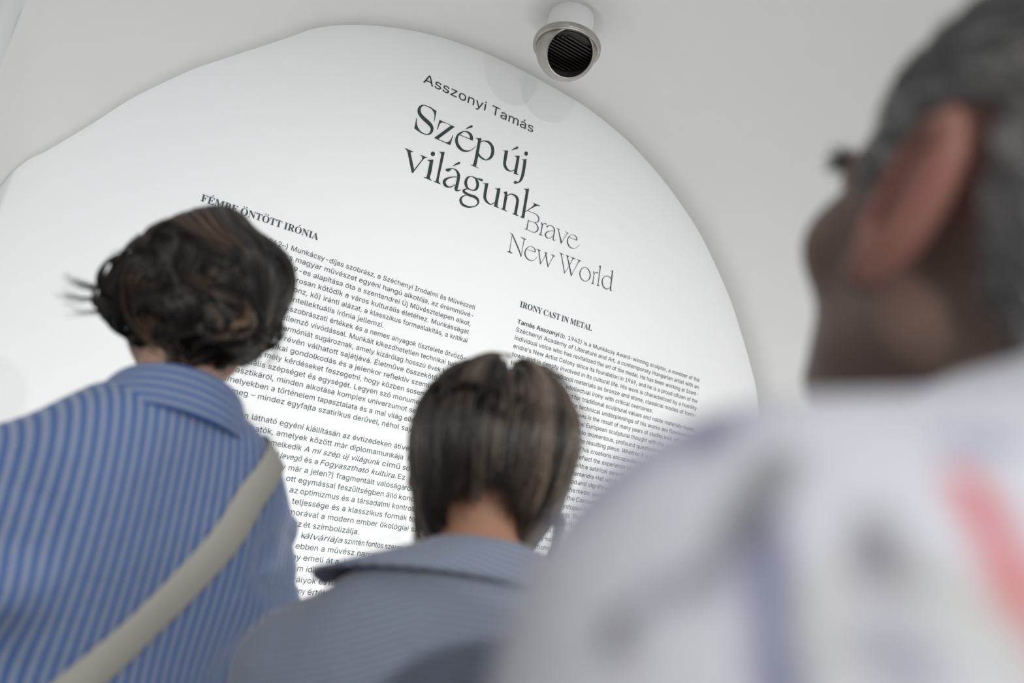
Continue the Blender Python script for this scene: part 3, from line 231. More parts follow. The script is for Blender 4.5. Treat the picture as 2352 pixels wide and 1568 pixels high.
    (3, 'P14381,22845;14413,22869;14451,22800;14454,22428;14467,22399;14518,22389;14517,22378;14365,22370;14363,22382;14404,22399;14417,22435;14425,22752~R14463,22772;14469,22782;14475,22793;14481,22803;14487,22812;14493,22820;14499,22827;14505,22832;14511,22836;14516,22839;14521,22841;14526,22842;14532,22843;14540,22843;14550,22842;14562,22840;14575,22838;14589,22835;14602,22833|14448,22777;14453,22787;14458,22797;14463,22807;14469,22818;14475,22828;14481,22837;14488,22845;14494,22852;14502,22859;14511,22865;14522,22871;14534,22875;14548,22877;14562,22877;14576,22876;14591,22875;14604,22874;14617,22874'),
    (3, 'P14590,23141;14637,23148;14695,23183;14700,23131;14695,22445;14709,22410;14759,22393;14756,22379;14615,22374;14613,22386;14654,22406;14666,22449;14659,23078;14646,23120;14600,23128'),
    (3, 'R15259,22827;15243,22838;15229,22851;15213,22864;15197,22876;15179,22886;15159,22893;15138,22897;15115,22898;15091,22897;15067,22894;15045,22889;15023,22884;15003,22877;14983,22869;14964,22860;14945,22848;14928,22835;14911,22820;14895,22802;14880,22782;14866,22760;14853,22737;14843,22715;14834,22692;14828,22671;14824,22650;14822,22628;14822,22607;14824,22585;14828,22564;14834,22541;14843,22518;14854,22495;14867,22473;14881,22452;14896,22433;14913,22417;14932,22403;14952,22391;14973,22381;14993,22373;15013,22367;15033,22363;15052,22363;15071,22365;15088,22369;15104,22373;15119,22378;15133,22383;15147,22389;15161,22396;15174,22404;15186,22413;15199,22424;15211,22436;15223,22451;15234,22466;15245,22482;15256,22498;15267,22513|15243,22811;15226,22821;15209,22833;15193,22844;15177,22854;15161,22862;15145,22867;15127,22870;15107,22871;15086,22871;15065,22869;15045,22866;15026,22861;15008,22855;14991,22848;14975,22840;14960,22830;14946,22819;14933,22806;14920,22790;14908,22772;14896,22752;14886,22731;14878,22711;14873,22692;14869,22673;14868,22656;14868,22638;14871,22620;14874,22602;14879,22583;14885,22563;14893,22542;14902,22521;14913,22500;14925,22481;14937,22464;14951,22450;14966,22437;14983,22425;15000,22415;15017,22406;15032,22400;15046,22397;15060,22395;15074,22396;15088,22397;15102,22400;15116,22403;15129,22406;15141,22410;15152,22414;15163,22420;15174,22426;15185,22435;15195,22446;15206,22458;15217,22473;15228,22489;15239,22505;15250,22520~P15175,23141;15231,23148;15285,23186;15289,23124;15297,22423;15350,22399;15348,22379;15249,22374;15247,22433;15240,23095;15230,23125;15181,23127'),
]
YT = D-.0012
def wall_shape(b, enc):
    for q_, part in enumerate(enc.split('~')):
        YT = D-.0012-.00012*q_
        kind, rest = part[0], part[1:]
        loops = [[tuple(map(int, q.split(','))) for q in lp.split(';')] for lp in rest.split('|')]
        if kind == 'P':
            b.add([(x/1e4, YT, z/1e4) for x, z in loops[0]], [tuple(range(len(loops[0])))])
        else:
            a, c = loops; n = len(a)
            b.add([(x/1e4, YT, z/1e4) for x, z in a]+[(x/1e4, YT, z/1e4) for x, z in c], [(i, i+1, n+i+1, n+i) for i in range(n-1)])
def tri(o):
    bm = bmesh.new(); bm.from_mesh(o.data); bmesh.ops.triangulate(bm, faces=[f for f in bm.faces if len(f.verts) > 4])
    bmesh.ops.recalc_face_normals(bm, faces=bm.faces[:]); bm.to_mesh(o.data); bm.free()
def thing_text(name, label, cat='wall text'):
    e = empty(name, (0, 0, 0)); return tag(e, label, cat)
t_hu = thing_text('title_lettering', 'large dark green two-line serif title reading Szép új világunk on the wall', 'lettering')
t_en = thing_text('subtitle_lettering', 'thin-stroked two-line serif title reading Brave New World on the wall', 'lettering')
for ln in range(4):
    for l, enc in GLYPHS:
        if l != ln: continue
        b = MB(); wall_shape(b, enc)
        o = b.build('letter', m_ink if ln < 2 else m_ink2, t_hu if ln < 2 else t_en, False); tri(o)

import os
try:
    SANS = bpy.data.fonts.load(os.path.join(bpy.utils.system_resource('DATAFILES', path='fonts'), 'Inter.woff2'))
except Exception:
    SANS = None     # Blender's own built-in face
from mathutils.geometry import tessellate_polygon, interpolate_bezier, delaunay_2d_cdt
def text_geo(txt, size, shear=0, bold=0, sw=1.0, sans=True, fill=True):
    """outlines of a line of type, every contour filled on its own so that overlapping strokes stay solid"""
    cu = bpy.data.curves.new('tmp', 'FONT'); cu.body = txt; cu.font = (SANS if sans else None) or cu.font; cu.size = size; cu.shear = shear
    cu.space_word = sw
    ob = bpy.data.objects.new('tmp', cu); C.objects.link(ob)
    cv = ob.to_curve(bpy.context.evaluated_depsgraph_get())
    loops = []
    for s in cv.splines:
        bp = s.bezier_points; n = len(bp); L = []
        for i in range(n):
            p, q = bp[i], bp[(i+1) % n]
            d = (q.co-p.co).length
            if d < 1e-7: continue
            curved = abs((p.handle_right-p.co).cross(q.co-p.co).z) > 1e-4*d*d or abs((q.handle_left-p.co).cross(q.co-p.co).z) > 1e-4*d*d
            L += list(interpolate_bezier(p.co, p.handle_right, q.handle_left, q.co, 5))[:-1] if curved and fill else [p.co.copy()]
        if len(L) > 2: loops.append(L)
    ob.to_curve_clear(); bpy.data.objects.remove(ob); bpy.data.curves.remove(cu)
    if not fill: return np.array([tuple(p) for l in loops for p in l]), []
    area = [sum(l[i-1].x*l[i].y-l[i].x*l[i-1].y for i in range(len(l)))/2 for l in loops]
    if not loops: return np.zeros((0, 3)), []
    sgn = 1 if area[int(np.argmax(np.abs(area)))] > 0 else -1
    box = [(min(p.x for p in l), max(p.x for p in l), min(p.y for p in l), max(p.y for p in l)) for l in loops]
    outs = [i for i in range(len(loops)) if area[i]*sgn > 0]; V = []; F = []
    for i in outs:
        bx = box[i]
        holes = [j for j in range(len(loops)) if area[j]*sgn < 0 and box[j][0] >= bx[0]-1e-6 and box[j][1] <= bx[1]+1e-6 and box[j][2] >= bx[2]-1e-6 and box[j][3] <= bx[3]+1e-6]
        if not holes:
            tr0 = tessellate_polygon([loops[i]]); ta = sum(abs((loops[i][q[1]]-loops[i][q[0]]).cross(loops[i][q[2]]-loops[i][q[0]]).z)/2 for q in tr0)
            if abs(ta-abs(area[i])) > .01*abs(area[i]):
                r_ = delaunay_2d_cdt([p.to_2d() for p in loops[i]], [], [list(range(len(loops[i])))], 0, 1e-7)
                vv_ = np.array([tuple(p) for p in r_[0]]); tr = np.array(r_[2]); cc = vv_[tr].mean(1)
                a_ = np.array([(p.x, p.y) for p in loops[i]]); b_ = np.roll(a_, -1, 0)
                left = (b_[:, 0]-a_[:, 0])*(cc[:, None, 1]-a_[:, 1])-(cc[:, None, 0]-a_[:, 0])*(b_[:, 1]-a_[:, 1])
                up = (a_[:, 1] <= cc[:, None, 1]) & (b_[:, 1] > cc[:, None, 1]) & (left > 0); dnw = (a_[:, 1] > cc[:, None, 1]) & (b_[:, 1] <= cc[:, None, 1]) & (left < 0)
                tr = tr[(up.sum(1)-dnw.sum(1)) != 0]
                o = len(V); V += [(x, y, 0) for x, y in vv_]; F += [tuple(int(o+k) for k in fc) for fc in tr]
                continue
        grp = [loops[i]]+[loops[j] for j in holes]; o = len(V); V += [tuple(p) for l in grp for p in l]
        F += [tuple(o+k for k in tr) for tr in tessellate_polygon(grp)]
    V = np.array(V)
    if bold:
        n = len(V); V = np.concatenate([V, V+[bold, 0, .00012], V-[bold, 0, -.00024]]); F = F+[tuple(k+n for k in f) for f in F]+[tuple(k+2*n for k in f) for f in F]
    return V, F
def segment(b, txt, u0, u1, z0, size, shear=0, offset=0, z1=None, fill=''):
    """sets txt between u0 and u1 on the baseline, spaces stretched as justified type does"""
    v, f = text_geo(txt, size, shear, offset, fill=False)
    if len(v) == 0: return
    w1 = v[:, 0].max()-v[:, 0].min(); tgt = w1 if u1 is None else u1-u0; r = 1.0
    if u1 is not None and ' ' in txt:
        v2, _ = text_geo(txt, size, shear, offset, 2.0, fill=False); w2 = v2[:, 0].max()-v2[:, 0].min()
        r = min(2.0 if fill else 1.12, max(.72, 1+(tgt-w1)/max(w2-w1, 1e-6)))
    v, f = text_geo(txt, size, shear, offset, r)
    x = v[:, 0]-v[:, 0].min(); k = tgt/max(x.max(), 1e-6) if u1 is not None else 1
    if fill:
        k = min(1.12, max(.8, k)); u0 = u1-x.max()*k if fill == 'r' else u0
    zb = z0 if z1 is None else z0+(z1-z0)*x*k/max(tgt, 1e-6)
    b.add(np.c_[u0+x*k, YT-v[:, 2]-np.repeat(0, len(v)), zb+v[:, 1]].tolist(), f)

def cap_size(cap):
    v, _ = text_geo('H', 1.0); return cap/v[:, 1].max()
# artist name
t_nm = thing_text('name_lettering', 'sans-serif line reading Asszonyi Tamás at the top of the wall text', 'lettering')
b = MB(); segment(b, 'Asszonyi Tamás', .6566, 1.0924, CH+1.3246, cap_size(.0335), 0, 0, CH+1.3344); b.build('text_line', m_ink, t_nm, False)
# bold serif headings with hand-set accents
def heading(name, label, txt, u0, u1, z, cap):
    t = thing_text(name, label, 'lettering')
    base = {'É': 'E', 'Ö': 'O', 'Ó': 'O'}
    plain_ = ''.join(base.get(c, c) for c in txt)
    mb_ = lambda s: ''.join(chr(0x1D400+ord(c)-65) if 'A' <= c <= 'Z' else c for c in s)
    sz = cap/.66
    v, f = text_geo(mb_(plain_), sz, 0, 0, .8, False); x0 = v[:, 0].min(); k = (u1-u0)/(v[:, 0].max()-x0); h = v[:, 1].max()
    ky = cap/h
    b = MB(); b.add(np.c_[u0+(v[:, 0]-x0)*k, np.full(len(v), YT), z+v[:, 1]*ky].tolist(), f)
    for i, c in enumerate(txt):
        if c not in base: continue
        vp, _ = text_geo(mb_(plain_[:i+1]), sz, 0, 0, .8, False); vl, _ = text_geo(mb_(plain_[i]), sz, 0, 0, 1, False)
        xr = vp[:, 0].max(); xc = u0+(xr-(vl[:, 0].max()-vl[:, 0].min())/2-x0)*k; zt = z+cap*1.10
        if c == 'Ö':
            for s in (-1, 1):
                cx = xc+s*cap*.17
                b.add([(cx+cap*.085*math.cos(a), YT, zt+cap*.08+cap*.085*math.sin(a)) for a in np.linspace(0, 6.283, 12, endpoint=False)], [tuple(range(12))])
        else:
            b.add([(xc-cap*.10, YT, zt-cap*.02), (xc-cap*.06, YT, zt-cap*.03), (xc+cap*.22, YT, zt+cap*.16), (xc+cap*.17, YT, zt+cap*.22), (xc+cap*.08, YT, zt+cap*.2)], [(0, 1, 2, 3, 4)])
    o = b.build('text_line', m_ink2, t, False); tri(o)
heading('heading_lettering', 'bold serif heading reading FÉMBE ÖNTÖTT IRÓNIA behind the dark-haired visitor', 'FÉMBE ÖNTÖTT IRÓNIA', .1185, .4448, CH+.689, .0205)
heading('heading_lettering', 'bold serif heading reading IRONY CAST IN METAL on the wall', 'IRONY CAST IN METAL', 1.1539, 1.4675, CH+.693, .0215)

V0, DV = CH+.3315*D, .0144*D
BS = cap_size(.0150)
hu = thing_text('wall_text', 'left column of Hungarian text on the wall below FÉMBE ÖNTÖTT IRÓNIA')
en = thing_text('wall_text', 'right column of English text on the wall below IRONY CAST IN METAL')
HL, HR_, EL, ER = .1185, .987, 1.1545, 2.0249
I = 'i'; B_ = 'b'
# line: list of (text, u0, u1, style)
HU = {
1: [('Asszonyi Tamás (19', HL, .3235), ('42–) Munkácsy-díjas szobrász, a Széchenyi Irodalmi és Művészeti', .3258, HR_)],
2: [('Akadémia tagja, a kor', HL, .348), ('társ magyar művészet egyéni hangú alkotója, az éremművé-', .3502, HR_)],
3: [('szet megújítója, a nagy 1', HL, .3685), ('969-es alapítása óta a szentendrei Új Művésztelepen alkot,', .3707, .982)],
4: [('díszpolgára, élete is s', HL, .386), ('zorosan kötődik a város kulturális életéhez. Munkásságát', .3883, HR_-.006)],
5: [('az örök anyagok iránt (b', HL, .403), ('ronz, kő) iránti alázat, a klasszikus formaalakítás, a kritikai', .4052, HR_-.006)],
6: [('hang és a játékos, finom,', HL, .4045), ('intellektuális irónia jellemzi.', .4119, .6946)],
7: [('A hagyományok és az ős', HL, .4085), ('szobrászati értékek és a nemes anyagok tisztelete ötvöző-', .415, HR_)],
8: [('dik nála a korunkra j', HL, .396), ('ellemző vívódással. Munkáit kikezdhetetlen technikai tud', .3988, .9563), ('ás', .9575, HR_)],
9: [('hatja át, és tiszta, ép', HL, .391), ('harmóniát sugároznak, amely kizárólag hosszú évek k', .398, .9253), ('itartó', .927, HR_)],
10: [('munkája, gyakorl', HL, .3775), ('ata révén válhatott sajátjává. Életműve összekötő', .3795, .9004), ('kapocs', .908, HR_)],
11: [('a közép-európai pla', HL, .3675), ('sztikai gondolkodás és a jelenkor reflektív szemlé', .3698, .8915), ('lete közt', .893, HR_)],
12: [('lehet. Képes súlyos,', HL, .371), ('mély kérdéseket feszegetni, hogy közben sosem', .3788, .8713), ('adja fel a', .879, HR_)],
13: [('művek mély vi', HL, .3265), ('zuális szépséget és egységét. Legyen szó monumen', .3289, .8682), ('tális vagy', .8695, HR_)],
14: [('kis méretű pla', HL, .324), ('sztikáról, minden alkotása komplex univerzumot s', .3265, .8382), ('ejtet, formál', .8395, HR_)],
15: [('meg, és am', HL, .317), ('elyekben a történelem tapasztalata és a mai világ el', .3193, .835), ('lentétei is', .8365, HR_)],
16: [('jelennek', HL, .311), ('meg – mindez egyfajta szatirikus derűvel, néhol sa', .3181, .8363), ('játos iróniával.', .838, HR_)],
18: [('A Szentendrei t', HL, .306), ('emben látható egyéni kiállításán az évtizedeken átí', .3081, .8263), ('velő pályája', .828, HR_)],
19: [('fontos darab', HL, .3295), ('jai láthatók, amelyek között már diplomamunkáj', .3317, .8263), ('a is szerepel.', .828, HR_)],
20: [('A bemutatott any', HL, .360), ('agból kiemelkedik', .3639, .535), ('A mi szép új világunk', .542, .7705, I), ('című', .777, .834), ('sorozat', .843, HR_)],
21: [('két ciklusa, valamint a', HL, .395), ('Szívható levegő', .4011, .543, I), ('és a', .5495, .588), ('Fogyasztható kultúra.', .595, .8274, I), ('Ez egy közeli', .834, HR_)],
22: [('lehetséges sivár, új jövő', HL, .442), ('(vagy már a jelen?) fragmentált valóságá', .4489, .8607), ('ról beszél', .862, HR_)],
23: [('egyszerre, de a részek is itt, ott', HL, .539), ('egymással feszültségben álló', .5461, .8426), ('koncepciók', .8495, HR_)],
24: [('adják meg a keretet ehhez, az', HL, .551), ('optimizmus és a társadalmi kontrol', .558, .9015), ('l között', .903, HR_)],
25: [('és az anyag tiszta, gyönyörű telj', HL, .572), ('essége és a klasszikus formák torzulása', .5743, HR_)],
26: [('a maga egyedi, szelíd humor', HL, .579), ('ával a modern ember ökológiai szoron-', .5813, HR_)],
27: [('gását és az emberi lét egész', HL, .581), ('ét szimbolizálja.', .5869, .749)],
28: [('A kiállítás másik fő műve, a k', HL, .598), ('álváriája', .5955, .7055, I), ('szintén fontos szere', .7115, .8812), ('pet kap,', .8825, HR_)],
29: [('mert éppen ez az, ami eb', HL, .603), ('ben a művész narr', .6052, .7957), ('atíváját erősíti', .797, HR_)],
30: [('a múltból új szintre, és így', HL, .599), ('emeli át', .6063, .6901), ('a jelen világába,', .697, HR_)],
31: [('ahol a látvány már nem', HL, .590), ('m idilli', .5966, .6578), ('tájképet mutat', .664, HR_)],
32: [('meg, hanem éppen kir', HL, .598), ('ályok és', .6001, .6852), ('hadak sorsát', .692, HR_)],
33: [('idézi, ahol minden kö', HL, .5945), ('tény', .5965, .6312), ('értéket hordoz', .638, HR_)],
34: [('magában, és éppen em', HL, .591), ('lék', .5928, .622), ('marad.', .629, .72)],
}
EN = {
1: [('Tamás Asszonyi', EL, 1.3306, B_), ('(b. 1942) is a Munkácsy Award-winning sculptor, a member of the', 1.3365, ER)],
2: [('Széchenyi Academy of Literature and Art, a contemporary Hungarian artist with an', EL, ER)],
3: [('individual voice who has revitalized the art of the medal. He has been working at Szent-', EL, ER)],
4: [('endre’s New Artist Colony since its foundation in 1969, and he is a proud citizen of the', EL, ER)],
5: [('town and is deeply involved in its cultural life. His work is characterized by a humility', EL, ER)],
6: [('towards such traditional', EL, 1.417), ('materials as bronze and stone, classical modes of form-', 1.4232, ER)],
7: [('ation, and a playful, i', EL, 1.392), ('ntellectual irony with critical overtones.', 1.3938, 1.7985)],
8: [('In his art, a deep respect', EL, 1.425), ('for traditional sculptural values and noble materials meets', 1.4309, ER)],
9: [('modern dilemmas. T', EL, 1.4255), ('he technical underpinnings of his works are flawless: the', 1.427, ER)],
10: [('harmony of his scu', EL, 1.4275), ('lptures is the result of many years of studies', 1.4291, 1.864), ('and effort.', 1.87, ER)],
11: [('His work unites cla', EL, 1.433), ('ssical European sculptural thought with', 1.4345, 1.8352), ('the present age', 1.841, ER)],
12: [('and he probes deeply', EL, 1.461), ('into momentous, profound questions', 1.4667, 1.8364), ('without losing', 1.842, ER)],
13: [('the visual harmony of', EL, 1.465), ('the resulting piece. Whether it is', 1.4705, 1.8007), ('a monument or a', 1.806, ER)],
14: [('small sculpture, each of', EL, 1.492), ('his creations encapsulates', 1.4977, 1.7739), ('a whole universe,', 1.779, ER)],
15: [('and its many details r', EL, 1.4865), ('eflect the experience of', 1.4878, 1.7266), ('history and of today,', 1.732, ER)],
16: [('and at times they do with', EL, 1.5135), ('a satirical serenity', 1.5191, 1.7089), ('of their own.', 1.715, 1.86)],
17: [('His exhibition at the Szen', EL, 1.4985), ('tendre Hall will', 1.4999, 1.6469), ('feature several pieces', 1.652, ER)],
18: [('from his early period', EL, 1.4905), ('and significant', 1.4964, 1.649), ('works from all decades', 1.654, ER)],
19: [('of his career, with the', EL, 1.489), ('medal series', 1.495, 1.6244), ('Breathable Air and the', 1.63, ER)],
20: [('other series with it, the', EL, 1.491), ('Consuma', 1.497, 1.5981, I), ('ble Culture', 1.599, 1.72, I), ('in its focus, and', 1.727, ER)],
21: [('they show the dystop', EL, 1.503), ('ian fut', 1.5043, 1.5609), ('ure or the present in', 1.562, ER)],
22: [('fragments, as the parts fi', EL, 1.5055), ('t or', 1.5069, 1.535), ('do not fit the others', 1.541, ER)],
23: [('of a world in which visual and', EL, 1.47), ('ritual', 1.476, 1.53), ('order, optimism', 1.536, ER)],
24: [('and social c', EL, 1.3455), ('ontrol are', 1.347, 1.455), ('routine, and the whole', 1.4615, ER)],
25: [('is shown by m', EL, 1.353), ('any means', 1.355, 1.448), ('of classical forms and', 1.454, ER)],
26: [('in the distortio', EL, 1.3905), ('ns of modern life and', 1.392, 1.62), ('of ecology and man', 1.626, ER)],
27: [('on the scale of on', EL, 1.414), ('e figure.', 1.4153, 1.52)],
}
for col, lines in ((hu, HU), (en, EN)):
    for n, segs in lines.items():
        b = MB()
        for q, sg in enumerate(segs):
            st = sg[3] if len(sg) > 3 else ''
            fill = '' if len(segs) == 1 or st == B_ else 'r' if q == 0 else 'l' if q == len(segs)-1 and sg[2] in (HR_, ER) and len(sg[0]) < 24 else ''
            segment(b, sg[0], sg[1], sg[2], V0-DV*n, BS, .22 if st == I else 0, .0005 if st == B_ else 0, None, fill)
        b.build('text_line', m_ink2, col, False)

# ---------------------------------------------------------------- organic surfaces: distance fields turned into one mesh
F32 = np.float32
A3 = lambda *p: np.array(p, F32)
def ell(P, c, r):
    q = (P-A3(*c))/A3(*r); k0 = np.sqrt((q*q).sum(-1))+1e-6
    k1 = np.sqrt(((q/A3(*r))**2).sum(-1))+1e-6
    return k0*(k0-1)/k1
def cap(P, a, b, ra, rb=None):
    a = A3(*a); b = A3(*b); rb = ra if rb is None else rb
    pa = P-a; ba = b-a; h = np.clip((pa@ba)/max(float(ba@ba), 1e-9), 0, 1)
    return np.sqrt(((pa-h[..., None]*ba)**2).sum(-1))-(ra+(rb-ra)*h)
def smin(a, b, k=.03):
    h = np.clip(.5+.5*(b-a)/k, 0, 1); return b*(1-h)+a*h-k*h*(1-h)
def smax(a, b, k=.01): return -smin(-a, -b, k)
def union(ds, k=.03):
    d = ds[0]
    for e in ds[1:]: d = smin(d, e, k)
    return d
def wobble(P, seed, freq, n=10, stretch=(1, 1, 1)):
    rg = np.random.RandomState(seed); out = np.zeros(P.shape[:-1], F32)
    for i in range(n):
        v = rg.normal(size=3); v /= np.linalg.norm(v); v = v*np.array(stretch)*freq*(.6+.9*rg.rand())
        out += np.sin(P@v.astype(F32)+rg.rand()*6.28)
    return out/math.sqrt(n)
def surface(fn, lo, hi, h, B=8):
    """surface nets over a sparse grid; returns vertices and quads of fn = 0"""
    lo = np.array(lo, float); hi = np.array(hi, float)
    nbk = np.maximum(1, np.ceil((hi-lo)/(h*B)).astype(int)); n = nbk*B
    ctr = [lo[a]+h*B*(np.arange(nbk[a])+.5)-h*.5 for a in range(3)]
    G = np.stack(np.meshgrid(*ctr, indexing='ij'), -1).astype(F32)
    dc = fn(G.reshape(-1, 3)).reshape(nbk)
    act = np.abs(dc) < h*B*1.25
    Dv = np.repeat(np.repeat(np.repeat(dc, B, 0), B, 1), B, 2).astype(F32)
    mk = np.repeat(np.repeat(np.repeat(act, B, 0), B, 1), B, 2)
    idx = np.argwhere(mk); pts = (lo+idx*h).astype(F32)
    val = np.concatenate([fn(pts[i:i+400000]) for i in range(0, len(pts), 400000)]) if len(pts) else np.zeros(0, F32)
    Dv[mk] = val
    s = Dv < 0
    sc = [s[x:n[0]-1+x, y:n[1]-1+y, z:n[2]-1+z] for x in (0, 1) for y in (0, 1) for z in (0, 1)]
    tot = sum(q.astype(np.int8) for q in sc); cell = (tot > 0) & (tot < 8)
    ci = np.argwhere(cell); acc = np.zeros((len(ci), 3)); cnt = np.zeros(len(ci))
    off = [(x, y, z) for x in (0, 1) for y in (0, 1) for z in (0, 1)]
    for ia, ib in ((0, 1), (2, 3), (4, 5), (6, 7), (0, 2), (1, 3), (4, 6), (5, 7), (0, 4), (1, 5), (2, 6), (3, 7)):
        oa, ob = np.array(off[ia]), np.array(off[ib]); pa, pb = ci+oa, ci+ob
        va, vb = Dv[tuple(pa.T)], Dv[tuple(pb.T)]; x = (va < 0) != (vb < 0)
        t = np.where(x, va/np.where(x, va-vb, 1), 0)
        acc += np.where(x[:, None], pa+t[:, None]*(ob-oa), 0); cnt += x
    V = lo+h*acc/cnt[:, None]
    num = -np.ones(cell.shape, np.int64); num[tuple(ci.T)] = np.arange(len(ci))
    Q = []
    for ax in range(3):
        o = [a for a in range(3) if a != ax]
        sl = [slice(1, n[a]-1) for a in range(3)]; sl[ax] = slice(0, n[ax]-1)
        sl2 = list(sl); sl2[ax] = slice(1, n[ax])
        a, b = s[tuple(sl)], s[tuple(sl2)]; ch = np.argwhere(a != b)
        if not len(ch): continue
        sg = a[tuple(ch.T)]; base = ch+1; base[:, ax] -= 1
        def at(d0, d1):
            p = base.copy(); p[:, o[0]] -= d0; p[:, o[1]] -= d1; return num[tuple(p.T)]
        q = np.stack([at(0, 0), at(1, 0), at(1, 1), at(0, 1)], 1)
        flip = sg if ax != 1 else ~sg
        q[~flip] = q[~flip][:, ::-1]
        Q.append(q)
    Q = np.concatenate(Q); Q = Q[(Q >= 0).all(1)]
    return V, Q
def grad(fn, P, e=.002):
    P = P.astype(F32)
    g = np.stack([fn(P+A3(*(e*(np.arange(3) == a))))-fn(P-A3(*(e*(np.arange(3) == a)))) for a in range(3)], -1)
    return g/(np.linalg.norm(g, axis=-1, keepdims=True)+1e-9)
def subset(V, Q, keep):
    q = Q[keep]; u, inv = np.unique(q, return_inverse=True)
    return V[u], inv.reshape(q.shape), u
def tubes(name, L, rad, mat, parent, shade, sides=3):
    """L: (N, M, 3) hair strands, rad: (N, M)"""
    N, Mm, _ = L.shape
    T = np.gradient(L, axis=1); T /= np.linalg.norm(T, axis=2, keepdims=True)+1e-9
    ref = np.where(np.abs(T[..., 2:3]) > .9, np.array([1., 0, 0]), np.array([0, 0, 1.]))
    U = np.cross(T, ref); U /= np.linalg.norm(U, axis=2, keepdims=True)+1e-9; Wv = np.cross(T, U)
    ang = np.arange(sides)*2*np.pi/sides
    V = L[:, :, None]+rad[:, :, None, None]*(U[:, :, None]*np.cos(ang)[:, None]+Wv[:, :, None]*np.sin(ang)[:, None])
    idx = np.arange(N*Mm*sides).reshape(N, Mm, sides); nx = np.roll(idx, -1, 2)
    Q = np.stack([idx[:, :-1], nx[:, :-1], nx[:, 1:], idx[:, 1:]], -1).reshape(-1, 4)
    o = mesh_obj(name, V.reshape(-1, 3), Q, mat, parent, True)
    attr(o, 'shade', np.repeat(shade, Mm*sides)); o['kind'] = 'stuff'; return o
def rot(pitch=0, yaw=0, roll=0):
    """columns = head axes in body space: pitch up, yaw to the left, roll to the right"""
    return np.array(Matrix.Rotation(yaw, 3, 'Z') @ Matrix.Rotation(roll, 3, 'Y') @ Matrix.Rotation(pitch, 3, 'X'), F32)

# ---------------------------------------------------------------- materials of the people
def hair_mat(name, stops, rough=.42, spec=.45):
    t = NT(name); a = t.n('ShaderNodeAttribute', attribute_name='shade')
    t.set(Base_Color=t.ramp(a.outputs['Fac'], stops), Roughness=rough); t.b.inputs['Specular IOR Level'].default_value = spec
    return t.m
def skin_mat(name, col, red):
    t = NT(name); nz = t.n('ShaderNodeTexNoise', {'Vector': t.obj(), 'Scale': 22, 'Detail': 4})
    a = t.n('ShaderNodeAttribute', attribute_name='flush')
    c = t.ramp(nz.outputs['Fac'], [(.3, tuple(x*.92 for x in col[:3])+(1,)), (.75, col)])
    mx = t.n('ShaderNodeMix', data_type='RGBA'); t.t.links.new(a.outputs['Fac'], mx.inputs['Factor']); t.t.links.new(c, mx.inputs['A']); mx.inputs['B'].default_value = red
    t.set(Base_Color=mx.outputs['Result'], Roughness=.55, Subsurface_Weight=.15, Subsurface_Radius=(.008, .004, .002), Subsurface_Scale=1.0)
    t.b.inputs['Specular IOR Level'].default_value = .35; return t.m
def stripe_mat(name, base, line, period, duty, soft=.12, bump=.25):
    t = NT(name); a = t.n('ShaderNodeAttribute', attribute_name='stripe')
    fr = t.n('ShaderNodeMath', {0: a.outputs['Fac'], 1: period}, operation='DIVIDE')
    fr = t.n('ShaderNodeMath', {0: fr.outputs[0]}, operation='FRACT')
    tri_ = t.n('ShaderNodeMath', {0: fr.outputs[0], 1: .5}, operation='SUBTRACT'); tri_ = t.n('ShaderNodeMath', {0: tri_.outputs[0]}, operation='ABSOLUTE')
    col = t.ramp(tri_.outputs[0], [(max(0, duty/2-soft/2), line), (duty/2+soft/2, base)])
    t.set(Base_Color=col, Roughness=.8); t.b.inputs['Specular IOR Level'].default_value = .25
    t.b.inputs['Sheen Weight'].default_value = .15
    o = t.obj(); w = t.n('ShaderNodeTexNoise', {'Vector': o, 'Scale': 38, 'Detail': 5, 'Roughness': .55})
    t.bump(w.outputs['Fac'], bump, .012); return t.m
m_trouser = plain('dark_trouser_cloth', (.05, .055, .07, 1), .85, 0, .3, 200)
m_shoe = plain('dark_shoe_leather', (.03, .025, .02, 1), .4)
m_eye = plain('eye_white', (.7, .68, .65, 1), .2)
m_iris = plain('brown_iris', (.05, .03, .02, 1), .15)

